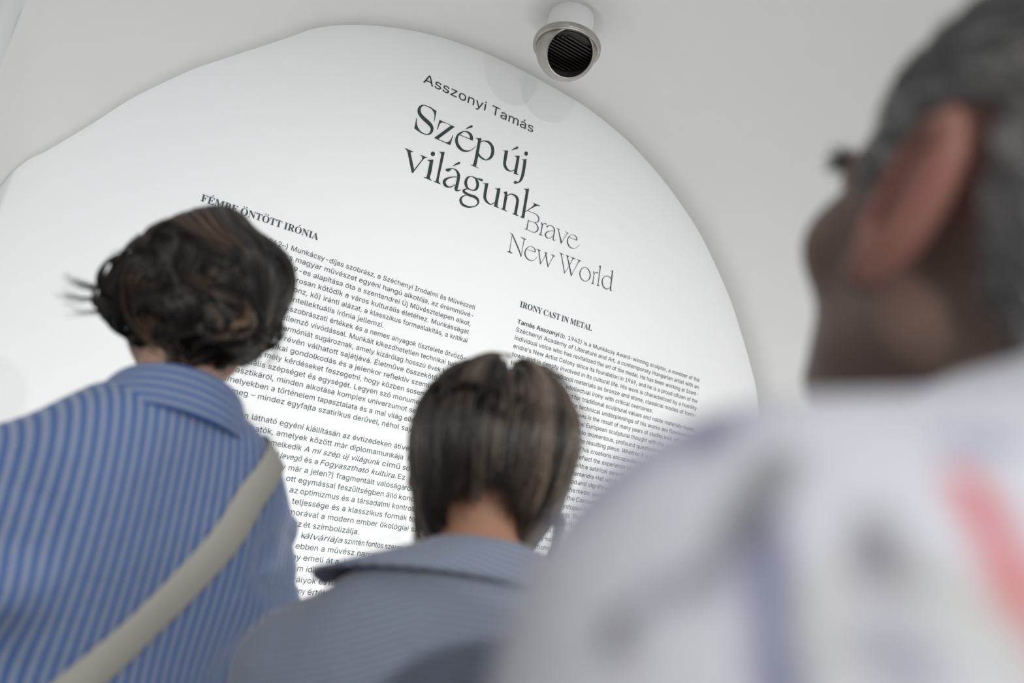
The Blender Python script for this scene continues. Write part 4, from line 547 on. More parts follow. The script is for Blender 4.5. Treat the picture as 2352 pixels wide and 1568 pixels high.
# ---------------------------------------------------------------- the human figure
def head_field(P, c, Rm, k=1.0, ear=1.0, p_th=-.02):
    q = (P-A3(*c))@Rm/k
    ax = np.stack([np.abs(q[..., 0]), q[..., 1], q[..., 2]], -1)
    d = ell(q, (0, -.012, .030), (.074, .094, .086))
    d = smin(d, ell(q, (0, .030, -.030), (.061, .062, .082)), .03)
    d = smin(d, cap(ax, (.047, .000, -.062), (.010, .072, -.098), .019, .017), .03)
    d = smin(d, ell(ax, (.040, .062, -.024), (.026, .022, .024)), .02)
    d = smin(d, cap(ax, (.012, .088, .018), (.040, .074, .020), .010, .009), .014)
    d = smin(d, cap(q, (0, .090, .008), (0, .112, -.034), .007, .012), .010)
    d = smin(d, ell(ax, (.011, .100, -.037), (.009, .011, .008)), .006)
    d = smin(d, ell(q, (0, .092, -.060), (.022, .009, .006)), .008)
    d = smin(d, ell(q, (0, .089, -.070), (.019, .009, .006)), .008)
    d = smax(d, -ell(ax, (.031, .099, .001), (.016, .012, .010)), .010)
    # ear: a tilted shell with a hollow
    e = ell(ax-A3(.080, -.012, -.004), (0, 0, 0), (.0085*ear, .019*ear, .033*ear))
    th = p_th; X = ax[..., 0]-.078; Y = ax[..., 1]+.004; Z = ax[..., 2]+.004+.006*(ear > 1.05)
    u = X*math.cos(th)+Y*math.sin(th); w = -X*math.sin(th)+Y*math.cos(th)
    w2 = w+.16*Z
    eq = np.stack([u, w2+.008, Z], -1)
    e = ell(eq, (.006, 0, 0), (.0085*ear, .0155*ear, .034*ear))
    e = smax(e, -ell(eq, (.014*ear, .003, .004), (.012*ear, .0095*ear, .023*ear)), .003)
    e = smin(e, cap(eq, (.006, .004, -.028*ear), (.006, .002, -.02*ear), .008*ear, .008*ear), .006)
    e = smin(e, cap(eq, (.008, -.002, .012*ear), (.008, -.004, -.014*ear), .0045*ear, .005*ear), .006)
    d = smin(d, e, .006)
    return d*k
def figure(p):
    """joint positions of a standing figure, scaled to its height"""
    s = p['H']/1.70; f = p.get('broad', 1.0); sd = p.get('drop', 0.0)
    J = dict(s=s)
    J['trap'] = p.get('trap', .056)
    J['N'] = np.array([p.get('nx', 0), p.get('ny', -.02), 1.435*s])
    for sg, k in ((-1, 'L'), (1, 'R')):
        sh = np.array([sg*.168*f*s, -.005, 1.375*s-sg*sd-p.get('slope', 0)]); J['S'+k] = sh
        el = sh+np.array([sg*.045*s, -.02, -.285*s])+np.array(p.get('elbow'+k, (0, 0, 0)))
        wr = el+np.array([-sg*.01, .09*s, -.235*s])+np.array(p.get('wrist'+k, (0, 0, 0)))
        J['E'+k], J['W'+k] = el, wr
        J['H'+k] = np.array([sg*.088*s, 0, .90*s]); J['K'+k] = np.array([sg*.095*s, .015, .49*s]); J['A'+k] = np.array([sg*.10*s, -.02, .085*s])
    J['head'] = np.array(p['head']); J['R'] = rot(*p.get('hrot', (0, 0, 0)))
    return J
def torso_field(P, J, f, g=0.0):
    p_trap = J.get('trap', .056)
    s = J['s']; d = ell(P, (0, .0, 1.235*s), ((.150*f+g)*s, (.108+g)*s, (.20+g)*s))
    d = smin(d, ell(P, (0, .005, 1.03*s), ((.150*f+g*1.6)*s, (.112+g*1.5)*s, .20*s)), .06)
    d = smin(d, ell(P, (0, .0, .90*s), ((.172*f+g*1.4)*s, (.125+g)*s, (.13+g)*s)), .06)
    for k in 'LR':
        sh = J['S'+k]; d = smin(d, cap(P, J['N']+np.array([0, -.005, -.045]), sh, p_trap*s+g, .054*s+g), .05)
        d = smin(d, ell(P, (sh[0]*.52, -.062, 1.29*s), ((.075)*f+g, .045+g, .105*s+g)), .05)
    return d
def arm_field(P, J, k, g=0.0, gf=None):
    s = J['s']; gf = g if gf is None else gf
    d = cap(P, J['S'+k], J['E'+k], .052*s+g, .040*s+gf)
    return smin(d, cap(P, J['E'+k], J['W'+k], .040*s+gf, .027*s+gf), .015)
def body_field(P, J, f, hk, ear):
    s = J['s']; d = torso_field(P, J, f)
    hb = J['head']+J['R']@np.array([0, -.022, -.06]); 
    d = smin(d, cap(P, J['N']+np.array([0, .0, -.05]), hb, .058*f*s, .051*f*s), .025)
    d = smin(d, head_field(P, J['head'], J['R'], hk, ear), .018)
    for k in 'LR':
        sg = -1 if k == 'L' else 1
        d = smin(d, arm_field(P, J, k), .03)
        w = J['W'+k]; dr = (w-J['E'+k]); dr /= np.linalg.norm(dr)
        fw = np.array([0, 1, 0])-dr*dr[1]; fw /= np.linalg.norm(fw)
        pm = w+dr*.055
        hd = smin(cap(P, w+dr*.02-fw*.014, pm-fw*.022, .019, .015), cap(P, w+dr*.02+fw*.014, pm+fw*.022, .019, .014), .012)
        for i, (o_, ln) in enumerate(((-.030, .062), (-.010, .075), (.010, .080), (.030, .070))):
            a = pm+fw*o_+dr*.012; b_ = a+dr*ln*.55+fw*o_*.06; c_ = b_+dr*ln*.45-np.array([sg, 0, 0])*.018
            hd = smin(hd, smin(cap(P, a, b_, .0085, .008), cap(P, b_, c_, .008, .0068), .004), .004)
        t0 = w+dr*.025+fw*.03; t1 = t0+dr*.035+fw*.022; hd = smin(hd, smin(cap(P, t0, t1, .011, .010), cap(P, t1, t1+dr*.03-fw*.002, .010, .008), .004), .008)
        d = smin(d, hd, .012)
        d = smin(d, cap(P, J['H'+k], J['K'+k], .082*s, .054*s), .03); d = smin(d, cap(P, J['K'+k], J['A'+k], .052*s, .036*s), .02)
        d = smin(d, cap(P, J['A'+k]+np.array([0, -.01, -.04]), J['A'+k]+np.array([sg*.015, .13, -.055]), .032, .026), .03)
    return d
def make_body(root, p, J, skin, h, hh):
    f = p.get('broad', 1.0); hk = p.get('hk', 1.0); ear = p.get('ear', 1.0)
    fn = lambda P: body_field(P, J, f, hk, ear)
    H = p['H']
    V, Q = surface(fn, (-.42, -.3, -.02), (.42, .36, H+.05), h)
    # pull the vertices onto the exact surface
    for _ in range(2): V = V-grad(fn, V)*fn(V.astype(F32))[:, None]
    b = mesh_obj('body', V, Q, skin, root, True)
    q = (V-J['head'])@J['R']/hk
    fl = np.clip(1-np.linalg.norm((q-[0, .095, -.064])/[.026, .02, .011], axis=1), 0, 1)
    for sg in (-1, 1):
        fl = np.maximum(fl, p.get('earflush', .6)*np.clip(1.6-np.linalg.norm((q-[sg*.088, -.012, -.002])/[.022, .026, .038], axis=1), 0, 1))
    attr(b, 'flush', fl)
    for sg in (-1, 1):
        e = MB(); e.lathe([(0, -.0115)]+[(.0115*math.sin(a), -.0115*math.cos(a)) for a in np.linspace(.2, 2.94, 12)]+[(0, .0115)], 20)
        eye = e.build('eye', m_eye, root); eye.location = J['head']+J['R']@(np.array([sg*.031, .080, .001])*hk)
        i_ = MB().lathe([(0, .0122), (.004, .0118), (.0058, .0106), (.0058, .0095)], 16).build('iris', m_iris, eye); i_.rotation_euler = (-math.pi/2, 0, 0)
    return fn
def make_lower(root, J, f):
    s = J['s']
    def fn(P):
        d = ell(P, (0, .0, .90*s), ((.176*f)*s, .132*s, .14*s))
        for k in 'LR':
            d = smin(d, smin(cap(P, J['H'+k], J['K'+k], .094*s, .070*s), cap(P, J['K'+k], J['A'+k]+np.array([0, 0, .01]), .070*s, .062*s), .03), .03)
        d = d+.0025*wobble(P, 5, 34)
        return smax(smax(d, P[..., 2]-.99*s, .004), .07*s-P[..., 2], .004)
    V, Q = surface(fn, (-.32, -.25, .02), (.32, .25, 1.05*s), .012); mesh_obj('trousers', V, Q, m_trouser, root, True)
    for k in 'LR':
        a = J['A'+k]; sg = -1 if k == 'L' else 1
        def fs(P):
            d = smin(cap(P, a+np.array([0, -.015, -.035]), a+np.array([sg*.015, .15, -.05]), .045, .038), cap(P, a+np.array([0, -.01, -.02]), a+np.array([0, 0, .01]), .045), .03)
            return smax(d, .002-P[..., 2], .006)
        V, Q = surface(fs, (a[0]-.12, -.15, -.02), (a[0]+.12, .28, .2), .01); mesh_obj('shoe', V, Q, m_shoe, root, True)
def garment(root, p, J, mat, h, g, gs, stripe, fold, name='shirt', hem=.84, arms=(1.0, 1.0), seam=.155):
    """shirt body and its two sleeves, cut from one continuous surface"""
    s = J['s']; f = p.get('broad', 1.0); N = J['N']
    hb = J['head']+J['R']@np.array([0, -.022, -.06])
    def fn(P):
        d = torso_field(P, J, f, g)
        for k, ln in zip('LR', arms):
            d = smin(d, arm_field(P, J, k, gs, gs*.9), .035)
            w = J['W'+k]; dr = w-J['E'+k]; dr = (dr/np.linalg.norm(dr)).astype(F32)
            cut = (P-A3(*(w-dr*.03)))@dr
            side = np.abs(P[..., 0]) > abs(w[0])-.07
            d = np.where(side & (np.linalg.norm(P-A3(*w), axis=-1) < .12), smax(d, cut, .004), d)
        d = d+fold(P)
        d = smax(d, -cap(P, N+np.array([0, .004, -.035]), hb, .064*f*s, .062*f*s), .006)
        d = smax(d, P[..., 2]-(N[2]+.012), .006)
        return smax(d, hem*s-P[..., 2]+.0*P[..., 0], .006)
    V, Q = surface(fn, (-.44, -.32, hem*s-.05), (.44, .40, 1.50*s), h)
    for _ in range(2): V = V-grad(fn, V, .003)*np.clip(fn(V.astype(F32)), -.01, .01)[:, None]
    cen = V[Q].mean(1)
    sx = seam*f*s+.16*(1.36*s-cen[:, 2])
    dt = np.stack([arm_field(cen.astype(F32), J, k, gs) for k in 'LR'], 1)
    bd = torso_field(cen.astype(F32), J, f, g)
    isarm = (dt.min(1) < bd+.004) & (np.abs(cen[:, 0]) > sx*.92)
    v, q, _ = subset(V, Q, ~isarm)
    body = mesh_obj(name, v, q, mat, root, True); attr(body, 'stripe', stripe(v, None))
    for k, sg in (('L', -1), ('R', 1)):
        m_ = isarm & (np.sign(cen[:, 0]) == sg)
        if not m_.any(): continue
        v, q, _ = subset(V, Q, m_)
        sl = mesh_obj('sleeve', v, q, mat, root, True); attr(sl, 'stripe', stripe(v, k))
    return fn, body
def collar_strip(root, rings, mat, stripe0, thick=.004, name='collar'):
    """loft of several open curves (top edge, roll, outer edge) into a turned-down collar"""
    R_ = [catmull(r, 8) for r in rings]; n = len(R_[0])
    L = np.array(R_); L = np.array([catmull(L[:, i], 5) for i in range(n)]).transpose(1, 0, 2)
    m = len(L); v = L.reshape(-1, 3)
    f = [(i*n+j, i*n+j+1, (i+1)*n+j+1, (i+1)*n+j) for i in range(m-1) for j in range(n-1)]
    o = mesh_obj(name, v, f, mat, root, True)
    dist = np.r_[0, np.cumsum(np.linalg.norm(np.diff(L.mean(1), axis=0), axis=1))]
    dd = np.zeros((m, n))
    dd[1:] = np.cumsum(np.linalg.norm(np.diff(L, axis=0), axis=2), axis=0)
    attr(o, 'stripe', (stripe0+dd).ravel())
    s = o.modifiers.new('thickness', 'SOLIDIFY'); s.thickness = thick; s.offset = 0
    return o
def grow(fn, P0, flow, steps, step, off, seed=0, lift=None, inward=0.0):
    rg = np.random.RandomState(seed); P = P0.copy(); out = [P.copy()]
    for i in range(steps):
        g = grad(fn, P, .003); v = flow(P, i/steps); v = v-g*(v*g).sum(1, keepdims=True); v /= np.linalg.norm(v, axis=1, keepdims=True)+1e-9
        P = P+v*step
        o_ = off if lift is None else off+lift(i/steps)
        g = grad(fn, P, .003); P = P-g*(fn(P.astype(F32))-o_)[:, None]*.8
        out.append(P.copy())
    return np.stack(out, 1)

def ring(c, rx, ry, zb, zf, a0=-150, a1=150, n=13, skew=0.0):
    out = []
    for a in np.linspace(a0, a1, n):
        r = math.radians(a); t = (1-math.cos(r))/2
        out.append((c[0]+rx*math.sin(r), c[1]-ry*math.cos(r), zb+(zf-zb)*t+skew*math.sin(r)))
    return out
def arm_angle(v, J, k):
    a = J['S'+k]; b = J['E'+k]; ax = (b-a)/np.linalg.norm(b-a); q = v-a; q = q-np.outer(q@ax, ax)
    e1 = np.array([1., 0, 0]); e1 = e1-ax*(e1@ax); e1 /= np.linalg.norm(e1); e2 = np.cross(ax, e1)
    return np.arctan2(q@e2, q@e1)*.062

# ---- woman in the blue striped shirt, dark wavy hair pinned up
w1 = empty('person', (.085, .965, 0), math.radians(13))
tag(w1, 'woman with dark pinned-up wavy hair in a blue striped shirt, seen from behind', 'person')
p1 = dict(H=1.70, head=(.012, .015, 1.570), hrot=(math.radians(4), math.radians(-22), math.radians(5)), drop=.030, slope=.100, trap=.048, broad=.82, nx=0, ny=-.02, earflush=.5)
J1 = figure(p1)
sk1 = skin_mat('warm_fair_skin', (.46, .29, .21, 1), (.42, .16, .12, 1))
make_body(w1, p1, J1, sk1, .006, 0)
make_lower(w1, J1, 1.0)
c1 = stripe_mat('blue_striped_cotton', (.215, .262, .365, 1), (.048, .105, .275, 1), .0108, .46, .16, .3)
f1 = lambda P: np.clip(.0035*wobble(P, 11, 14, 8)+.0022*wobble(P, 12, 36, 8, (1, 1, .5))+np.clip((np.abs(P[..., 0])-.085)/.04, 0, 1)*np.clip((1.37-P[..., 2])/.05, .15, 1)*(.0075*wobble(P, 13, 55, 8, (.3, .3, 1.3))+.0105*wobble(P, 14, 30, 5, (.35, .35, 1.4))), -.016, .0065)
st1 = lambda v, k: v[:, 0]+.02*v[:, 2]+.012*(v[:, 2]-1.2)*np.sign(v[:, 0])*np.abs(v[:, 0])*4+.0012*wobble(v.astype(F32), 3, 9) if k is None else arm_angle(v, J1, k)
g1, _ = garment(w1, p1, J1, c1, .005, .020, .016, st1, f1)
N = J1['N']
collar_strip(w1, [ring((N[0]+.002, N[1]+.008), .062, .060, N[2]+.008, N[2]-.03), ring((N[0]+.002, N[1]+.006), .066, .068, N[2]+.036, N[2]-.012, skew=-.008), ring((N[0]+.002, N[1]+.002), .076, .078, N[2]+.034, N[2]-.018, skew=-.010), ring((N[0]+.002, N[1]+.0), .100, .098, N[2]-.014, N[2]-.075, skew=-.018)], c1, .004)
# hair: head-shaped mass with a low twisted roll, strands sweeping round it
m_h1 = hair_mat('dark_brown_hair', [(0, (.006, .005, .0045, 1)), (.55, (.022, .016, .013, 1)), (.85, (.060, .041, .030, 1)), (1, (.14, .088, .055, 1))], .40, .5)
def h1(q):
    d = ell(q, (.006, -.012, .031), (.091, .110, .095))
    d = smin(d, ell(q, (.012, -.064, -.006), (.070, .045, .044)), .03)
    d = smin(d, ell(q, (-.050, -.042, -.020), (.036, .046, .036)), .02)
    d = smin(d, ell(q, (-.080, -.052, -.010), (.014, .020, .020)), .012)
    d = smin(d, ell(q, (.058, -.040, -.016), (.038, .050, .040)), .02)
    d = smin(d, ell(q, (.052, -.045, -.046), (.020, .026, .020)), .014)
    d = smin(d, ell(q, (-.010, -.054, -.046), (.050, .026, .024)), .02)
    d = smin(d, cap(q, (-.05, -.094, -.002), (.040, -.102, -.024), .018, .018), .016)
    d = d+.0062*wobble(q, 21, 48, 9)
    d = smax(d, -ell(q, (0, .115, -.055), (.075, .115, .105)), .02)      # the face stays clear
    return smax(d, -ell(q, (0, -.02, -.110), (.056, .064, .052)), .008)
def place(V, J, k=1.0): return (V*k)@J['R'].T+J['head']
V, Q = surface(h1, (-.16, -.18, -.16), (.15, .14, .16), .004)
hair1 = mesh_obj('hair', place(V, J1), Q, m_h1, w1, True); attr(hair1, 'shade', np.clip(.30+.18*wobble(V.astype(F32), 7, 60), 0, .6))
rg = np.random.RandomState(4)
n = 5200; loc = V[rg.randint(0, len(V), n)]
def flow1(P, t):
    c = np.array([.012, 0, -.030]); dx = P[:, 0]-c[0]; dz = P[:, 2]-c[2]; r = np.sqrt(dx*dx+dz*dz)+1e-4
    sw = np.stack([dz/r, 0*r-.15, -dx/r], 1)-.35*np.stack([dx/r, 0*r, dz/r], 1)*np.clip(r/.05-.4, 0, 1)[:, None]
    top = np.stack([.75+0*r, -.9+0*r, -.35-0*r], 1)
    w = np.clip((P[:, 2]-.035)/.045, 0, 1)[:, None]
    cv = np.stack([wobble(P.astype(F32), 31, 45, 6), wobble(P.astype(F32), 32, 45, 6), wobble(P.astype(F32), 33, 45, 6)], 1)
    return sw*(1-w)+top*w+.8*cv*(1-.75*w)
lay = rg.rand(n)*.007-.001
L = np.stack([loc]*1, 1)
L = grow(h1, loc, flow1, 16, .0055, lay, 4)
sh = np.clip(.32+.20*rg.randn(n)+.34*wobble(loc.astype(F32), 41, 60, 8)+.12*np.clip(loc[:, 2]/.1, -1, 1), 0, 1)
rad = np.ones((n, 17))*.00085*np.r_[np.ones(13), .9, .7, .5, .2]
keep = ~((loc[:, 1] > .05) & (loc[:, 2] < .03))
strand1 = tubes('hair_strands', place(L[keep].reshape(-1, 3), J1).reshape(L[keep].shape), rad[keep], m_h1, hair1, sh[keep])
# loose wavy locks over the lower half
rg = np.random.RandomState(66); nl, per = 90, 26
low = V[(V[:, 2] < .045) & (V[:, 1] < .03) & (V[:, 2] > -.07)]
lc = low[rg.randint(0, len(low), nl)]; loc = np.repeat(lc, per, 0)+rg.randn(nl*per, 3)*.0032
phs = np.repeat(rg.uniform(-.7, .7, nl), per); trn = np.repeat(rg.choice([-1, 1], nl)*rg.uniform(1.2, 3.4, nl), per)
def flow1b(P, t):
    v = flow1(P, t); g = grad(h1, P, .003); v = v-g*(v*g).sum(1, keepdims=True); v /= np.linalg.norm(v, axis=1, keepdims=True)+1e-9
    a = (phs+trn*t)[:, None]; return v*np.cos(a)+np.cross(g, v)*np.sin(a)
L = grow(h1, loc, flow1b, 13, .0055, .002+.004*rg.rand(nl*per), 5, lambda t: .009*math.sin(math.pi*t)**2+.006*t*t)
sh = np.clip(np.repeat(.42+.26*rg.randn(nl), per)+.08*rg.randn(nl*per), 0, 1)
tubes('hair_locks', place(L.reshape(-1, 3), J1).reshape(L.shape), np.ones((nl*per, 14))*.0008*np.r_[np.ones(11), .8, .55, .25], m_h1, hair1, sh)
# flyaway tuft at the left and loose curls at the nape
def wisps(specs, seed, sp, ln=12):
    rg = np.random.RandomState(seed); out = []
    for a, b, c, cnt in specs:
        a, b, c = map(np.array, (a, b, c))
        for i in range(cnt):
            j = rg.randn(3, 3)*sp; t = np.linspace(0, 1, ln)[:, None]
            out.append((1-t)**2*(a+j[0]*.6)+2*t*(1-t)*(b+j[1])+t*t*(c+j[2]*1.6))
    return np.array(out)
ws = wisps([((-.095, -.055, -.02), (-.118, -.06, -.026), (-.138, -.062, -.022), 26), ((-.095, -.055, -.03), (-.118, -.06, -.045), (-.138, -.062, -.044), 20), ((-.088, -.05, -.04), (-.108, -.055, -.056), (-.125, -.06, -.060), 10),
            ((-.085, -.05, .02), (-.105, -.055, .035), (-.098, -.06, .018), 8), ((.092, -.03, .02), (.112, -.035, -.01), (.100, -.04, -.05), 14), ((.080, -.04, -.02), (.092, -.04, -.04), (.076, -.05, -.064), 12),
            ((-.05, -.05, -.055), (-.058, -.05, -.07), (-.052, -.055, -.085), 8), ((.05, -.06, -.05), (.058, -.06, -.065), (.052, -.06, -.08), 6)], 9, .0035)
tubes('hair_wisps', place(ws.reshape(-1, 3), J1).reshape(ws.shape), np.ones(ws.shape[:2])*.0005*np.linspace(1, .3, 12), m_h1, hair1, np.clip(.45+.15*np.random.RandomState(2).randn(len(ws)), 0, 1))

# shoulder bag: webbing strap over her right shoulder, bag resting on the left hip
bag = empty('shoulder_bag', (0, 0, 0))
bag.location = w1.location; bag.rotation_euler = w1.rotation_euler
tag(bag, 'shoulder bag on a beige-grey woven webbing strap across the back of the blue striped shirt', 'bag')
t_ = NT('beige_grey_webbing'); o_ = t_.n('ShaderNodeAttribute', attribute_name='weave')
wv_ = t_.n('ShaderNodeMath', {0: o_.outputs['Fac'], 1: 2400.0}, operation='MULTIPLY'); wv_ = t_.n('ShaderNodeMath', {0: wv_.outputs[0]}, operation='SINE')
t_.set(Base_Color=t_.ramp(wv_.outputs[0], [(.2, (.30, .295, .255, 1)), (.8, (.43, .425, .375, 1))]), Roughness=.75); t_.bump(wv_.outputs[0], .25, .001); m_web = t_.m
loop = [(-.215, -.02, .90), (-.17, -.09, .985), (-.11, -.115, 1.075), (-.05, -.119, 1.151), (-.001, -.127, 1.217), (.027, -.132, 1.259), (.053, -.133, 1.302), (.071, -.127, 1.345), (.085, -.105, 1.365), (.092, -.05, 1.38), (.093, .0, 1.38), (.09, .05, 1.35), (.085, .10, 1.32), (.05, .135, 1.22), (0, .145, 1.12), (-.08, .135, 1.02), (-.16, .09, .945), (-.215, .03, .90)]
lp = catmull(loop, 8)
for _ in range(4): lp = lp-grad(g1, lp, .004)*(np.clip(g1(lp.astype(F32)), -.05, .05)-.004)[:, None]
lp[0] = loop[0]; lp[-1] = loop[-1]
for _ in range(3): lp[1:-1] = (lp[:-2]+2*lp[1:-1]+lp[2:])/4
tn = np.gradient(lp, axis=0); tn /= np.linalg.norm(tn, axis=1)[:, None]; nm = grad(g1, lp, .006)
wd = np.cross(tn, nm); wd /= np.linalg.norm(wd, axis=1)[:, None]; nm = np.cross(wd, tn)
lp = lp+nm*.0015
sv = []; prof = [(-.0185, 0), (-.0175, .0012), (0, .0016), (.0175, .0012), (.0185, 0), (.0175, -.0008), (0, -.0008), (-.0175, -.0008)]
for a, w_, n_ in zip(lp, wd, nm): sv += [a+w_*x+n_*y for x, y in prof]
np_ = len(prof); sf = [(i*np_+k, i*np_+(k+1) % np_, (i+1)*np_+(k+1) % np_, (i+1)*np_+k) for i in range(len(lp)-1) for k in range(np_)]
strap = mesh_obj('strap', sv, sf, m_web, bag, True)
arc = np.r_[0, np.cumsum(np.linalg.norm(np.diff(lp, axis=0), axis=1))]
attr(strap, 'weave', np.array([a+.55*abs(x) for a in arc for x, y in prof]))
def fb(P): 
    q = np.abs(P-A3(-.262, .0, .80))-A3(.024, .105, .075); return np.linalg.norm(np.maximum(q, 0), axis=-1)+np.minimum(q.max(-1), 0)-.022
V, Q = surface(fb, (-.34, -.16, .66), (-.18, .16, .93), .007); mesh_obj('bag_body', V, Q, plain('taupe_canvas', (.16, .145, .12, 1), .8, 0, .3, 300), bag, True)

# ---- woman with the brown bob in a grey-blue pinstriped shirt
w2 = empty('person', (.403, .700, 0), math.radians(-24))
tag(w2, 'woman with a straight brown bob in a grey-blue pinstriped shirt, seen from behind', 'person')
p2 = dict(H=1.555, head=(0, .04, 1.422), hrot=(math.radians(-6), math.radians(0), math.radians(0)), broad=.97, slope=.075, ny=-.015, earflush=.4)
J2 = figure(p2)
sk2 = skin_mat('tanned_skin', (.34, .18, .115, 1), (.32, .11, .08, 1))
make_body(w2, p2, J2, sk2, .006, 0); make_lower(w2, J2, 1.0)
c2 = stripe_mat('grey_blue_pinstripe_cotton', (.135, .155, .205, 1), (.215, .24, .30, 1), .0062, .40, .2, .3)
f2 = lambda P: .004*wobble(P, 51, 13, 8)+.002*wobble(P, 52, 34, 8)
st2 = lambda v, k: v[:, 2]+.42*np.clip(np.abs(v[:, 0])-.06, 0, 1)+.001*wobble(v.astype(F32), 6, 11)
g2, _ = garment(w2, p2, J2, c2, .005, .024, .020, st2, f2, seam=.175)
N = J2['N']
collar_strip(w2, [ring((N[0], N[1]+.005), .060, .058, N[2]+.000, N[2]-.03, -114, 140), ring((N[0], N[1]+.004), .064, .064, N[2]+.030, N[2]-.005, -114, 140), ring((N[0], N[1]), .074, .076, N[2]+.030, N[2]-.012, -114, 140), ring((N[0]-.034, N[1]-.006), .136, .090, N[2]-.000, N[2]-.060, -114, 140)], c2, .004)
m_h2 = hair_mat('brown_hair', [(0, (.012, .009, .0075, 1)), (.5, (.046, .034, .026, 1)), (.85, (.115, .086, .064, 1)), (1, (.21, .165, .125, 1))], .38, .5)
def h2(q):
    d = ell(q, (0, -.010, .028), (.084, .098, .086))
    d = smin(d, smax(cap(q*A3(1, .88, 1), (0, -.012, .02), (0, -.012, -.05), .080, .070), -.062-q[..., 2], .008), .02)
    d = smax(d, -ell(q, (0, .12, -.06), (.072, .12, .12)), .01)
    return smax(d, -cap(q, (0, -.06, -.13), (0, -.045, -.045), .060, .048), .008)
V, Q = surface(h2, (-.14, -.16, -.12), (.14, .14, .15), .004)
hair2 = mesh_obj('hair', place(V, J2), Q, m_h2, w2, True); attr(hair2, 'shade', np.clip(.22+.1*wobble(V.astype(F32), 8, 80), 0, .5))
rg = np.random.RandomState(12)
nl, per = 230, 30; n = nl*per; M_ = 16
phl = np.radians(rg.uniform(-142, 142, nl)); ph = np.repeat(phl, per)+np.radians(rg.randn(n)*3.2)
layl = rg.rand(nl); layr = np.repeat(layl, per)
y0 = np.repeat(rg.uniform(-.03, .055, nl), per)
side = np.abs(np.sin(ph)); back = np.clip(np.cos(ph), 0, 1)
zend = -.060-.038*side**2-.022*(np.sin(ph) > .3)*side+.030*back+np.repeat(rg.randn(nl)*.010, per)+rg.randn(n)*.004
zend = np.where(layr < .3, zend+.035*rg.rand(n), zend)
zend = np.where(np.abs(ph) > np.radians(118), np.minimum(zend, -.05), zend)
t = np.linspace(0, 1, M_); L = np.zeros((n, M_, 3)); cz = .030
sc = .90+.10*layr+.010*rg.randn(n)
tw = np.repeat(rg.randn(nl)*.10, per); ph_t = ph[:, None]+tw[:, None]*t+np.radians(2.0)*np.sin(t*7+np.repeat(rg.rand(nl)*6, per)[:, None])
tA = .55
th = np.clip(t/tA, 0, 1)*np.pi/2; dn = np.clip((t-tA)/(1-tA), 0, 1)
th = np.repeat(th[None], n, 0); st_ = np.sin(th); ct = np.cos(th)
rx, ry, rz = .100*sc[:, None], .112*sc[:, None], (.098*sc)[:, None]
drop = (cz-zend)[:, None]*dn
taper = 1-(.24*back+.34*side+.03)[:, None]*np.clip(drop/.11, 0, 1.3)**2
part = np.sign(np.sin(ph))[:, None]
L[..., 0] = rx*st_*np.sin(ph_t)*taper+.006*part*(1-st_)
L[..., 1] = -ry*st_*np.cos(ph_t)*taper-.010+y0[:, None]*(1-st_)
L[..., 2] = cz+rz*np.sqrt(np.clip(1-st_**2, 0, 1))-drop-.010*np.exp(-(L[..., 0]/.010)**2)*(dn == 0)
L[..., 2] += .004*np.sin(np.repeat(rg.rand(nl)*6, per))[:, None]*st_
for q_ in range(3): L[..., q_] += .0014*rg.randn(n)[:, None]*st_
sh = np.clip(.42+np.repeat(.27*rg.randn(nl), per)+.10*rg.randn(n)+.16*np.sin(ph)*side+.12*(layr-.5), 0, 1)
rad = np.ones((n, M_))*.00075*np.r_[np.ones(12), .9, .75, .55, .25]
tubes('hair_strands', place(L.reshape(-1, 3), J2).reshape(L.shape), rad, m_h2, hair2, sh)
ws = wisps([((.02, -.03, .125), (.075, -.05, .135), (.108, -.05, .040), 12), ((.03, -.02, .125), (.09, -.04, .11), (.114, -.04, -.01), 10), ((.0, -.06, .12), (-.05, -.08, .125), (-.098, -.06, .03), 8),
            ((-.080, -.045, -.045), (-.076, -.05, -.080), (-.062, -.055, -.104), 90), ((.082, -.035, -.045), (.082, -.04, -.09), (.064, -.05, -.118), 70), ((.080, -.02, -.045), (.088, -.025, -.09), (.076, -.03, -.128), 30)], 19, .004)
tubes('hair_wisps', place(ws.reshape(-1, 3), J2).reshape(ws.shape), np.ones(ws.shape[:2])*.0006*np.linspace(1, .3, 12), m_h2, hair2, np.clip(.5+.2*np.random.RandomState(3).randn(len(ws)), 0, 1))

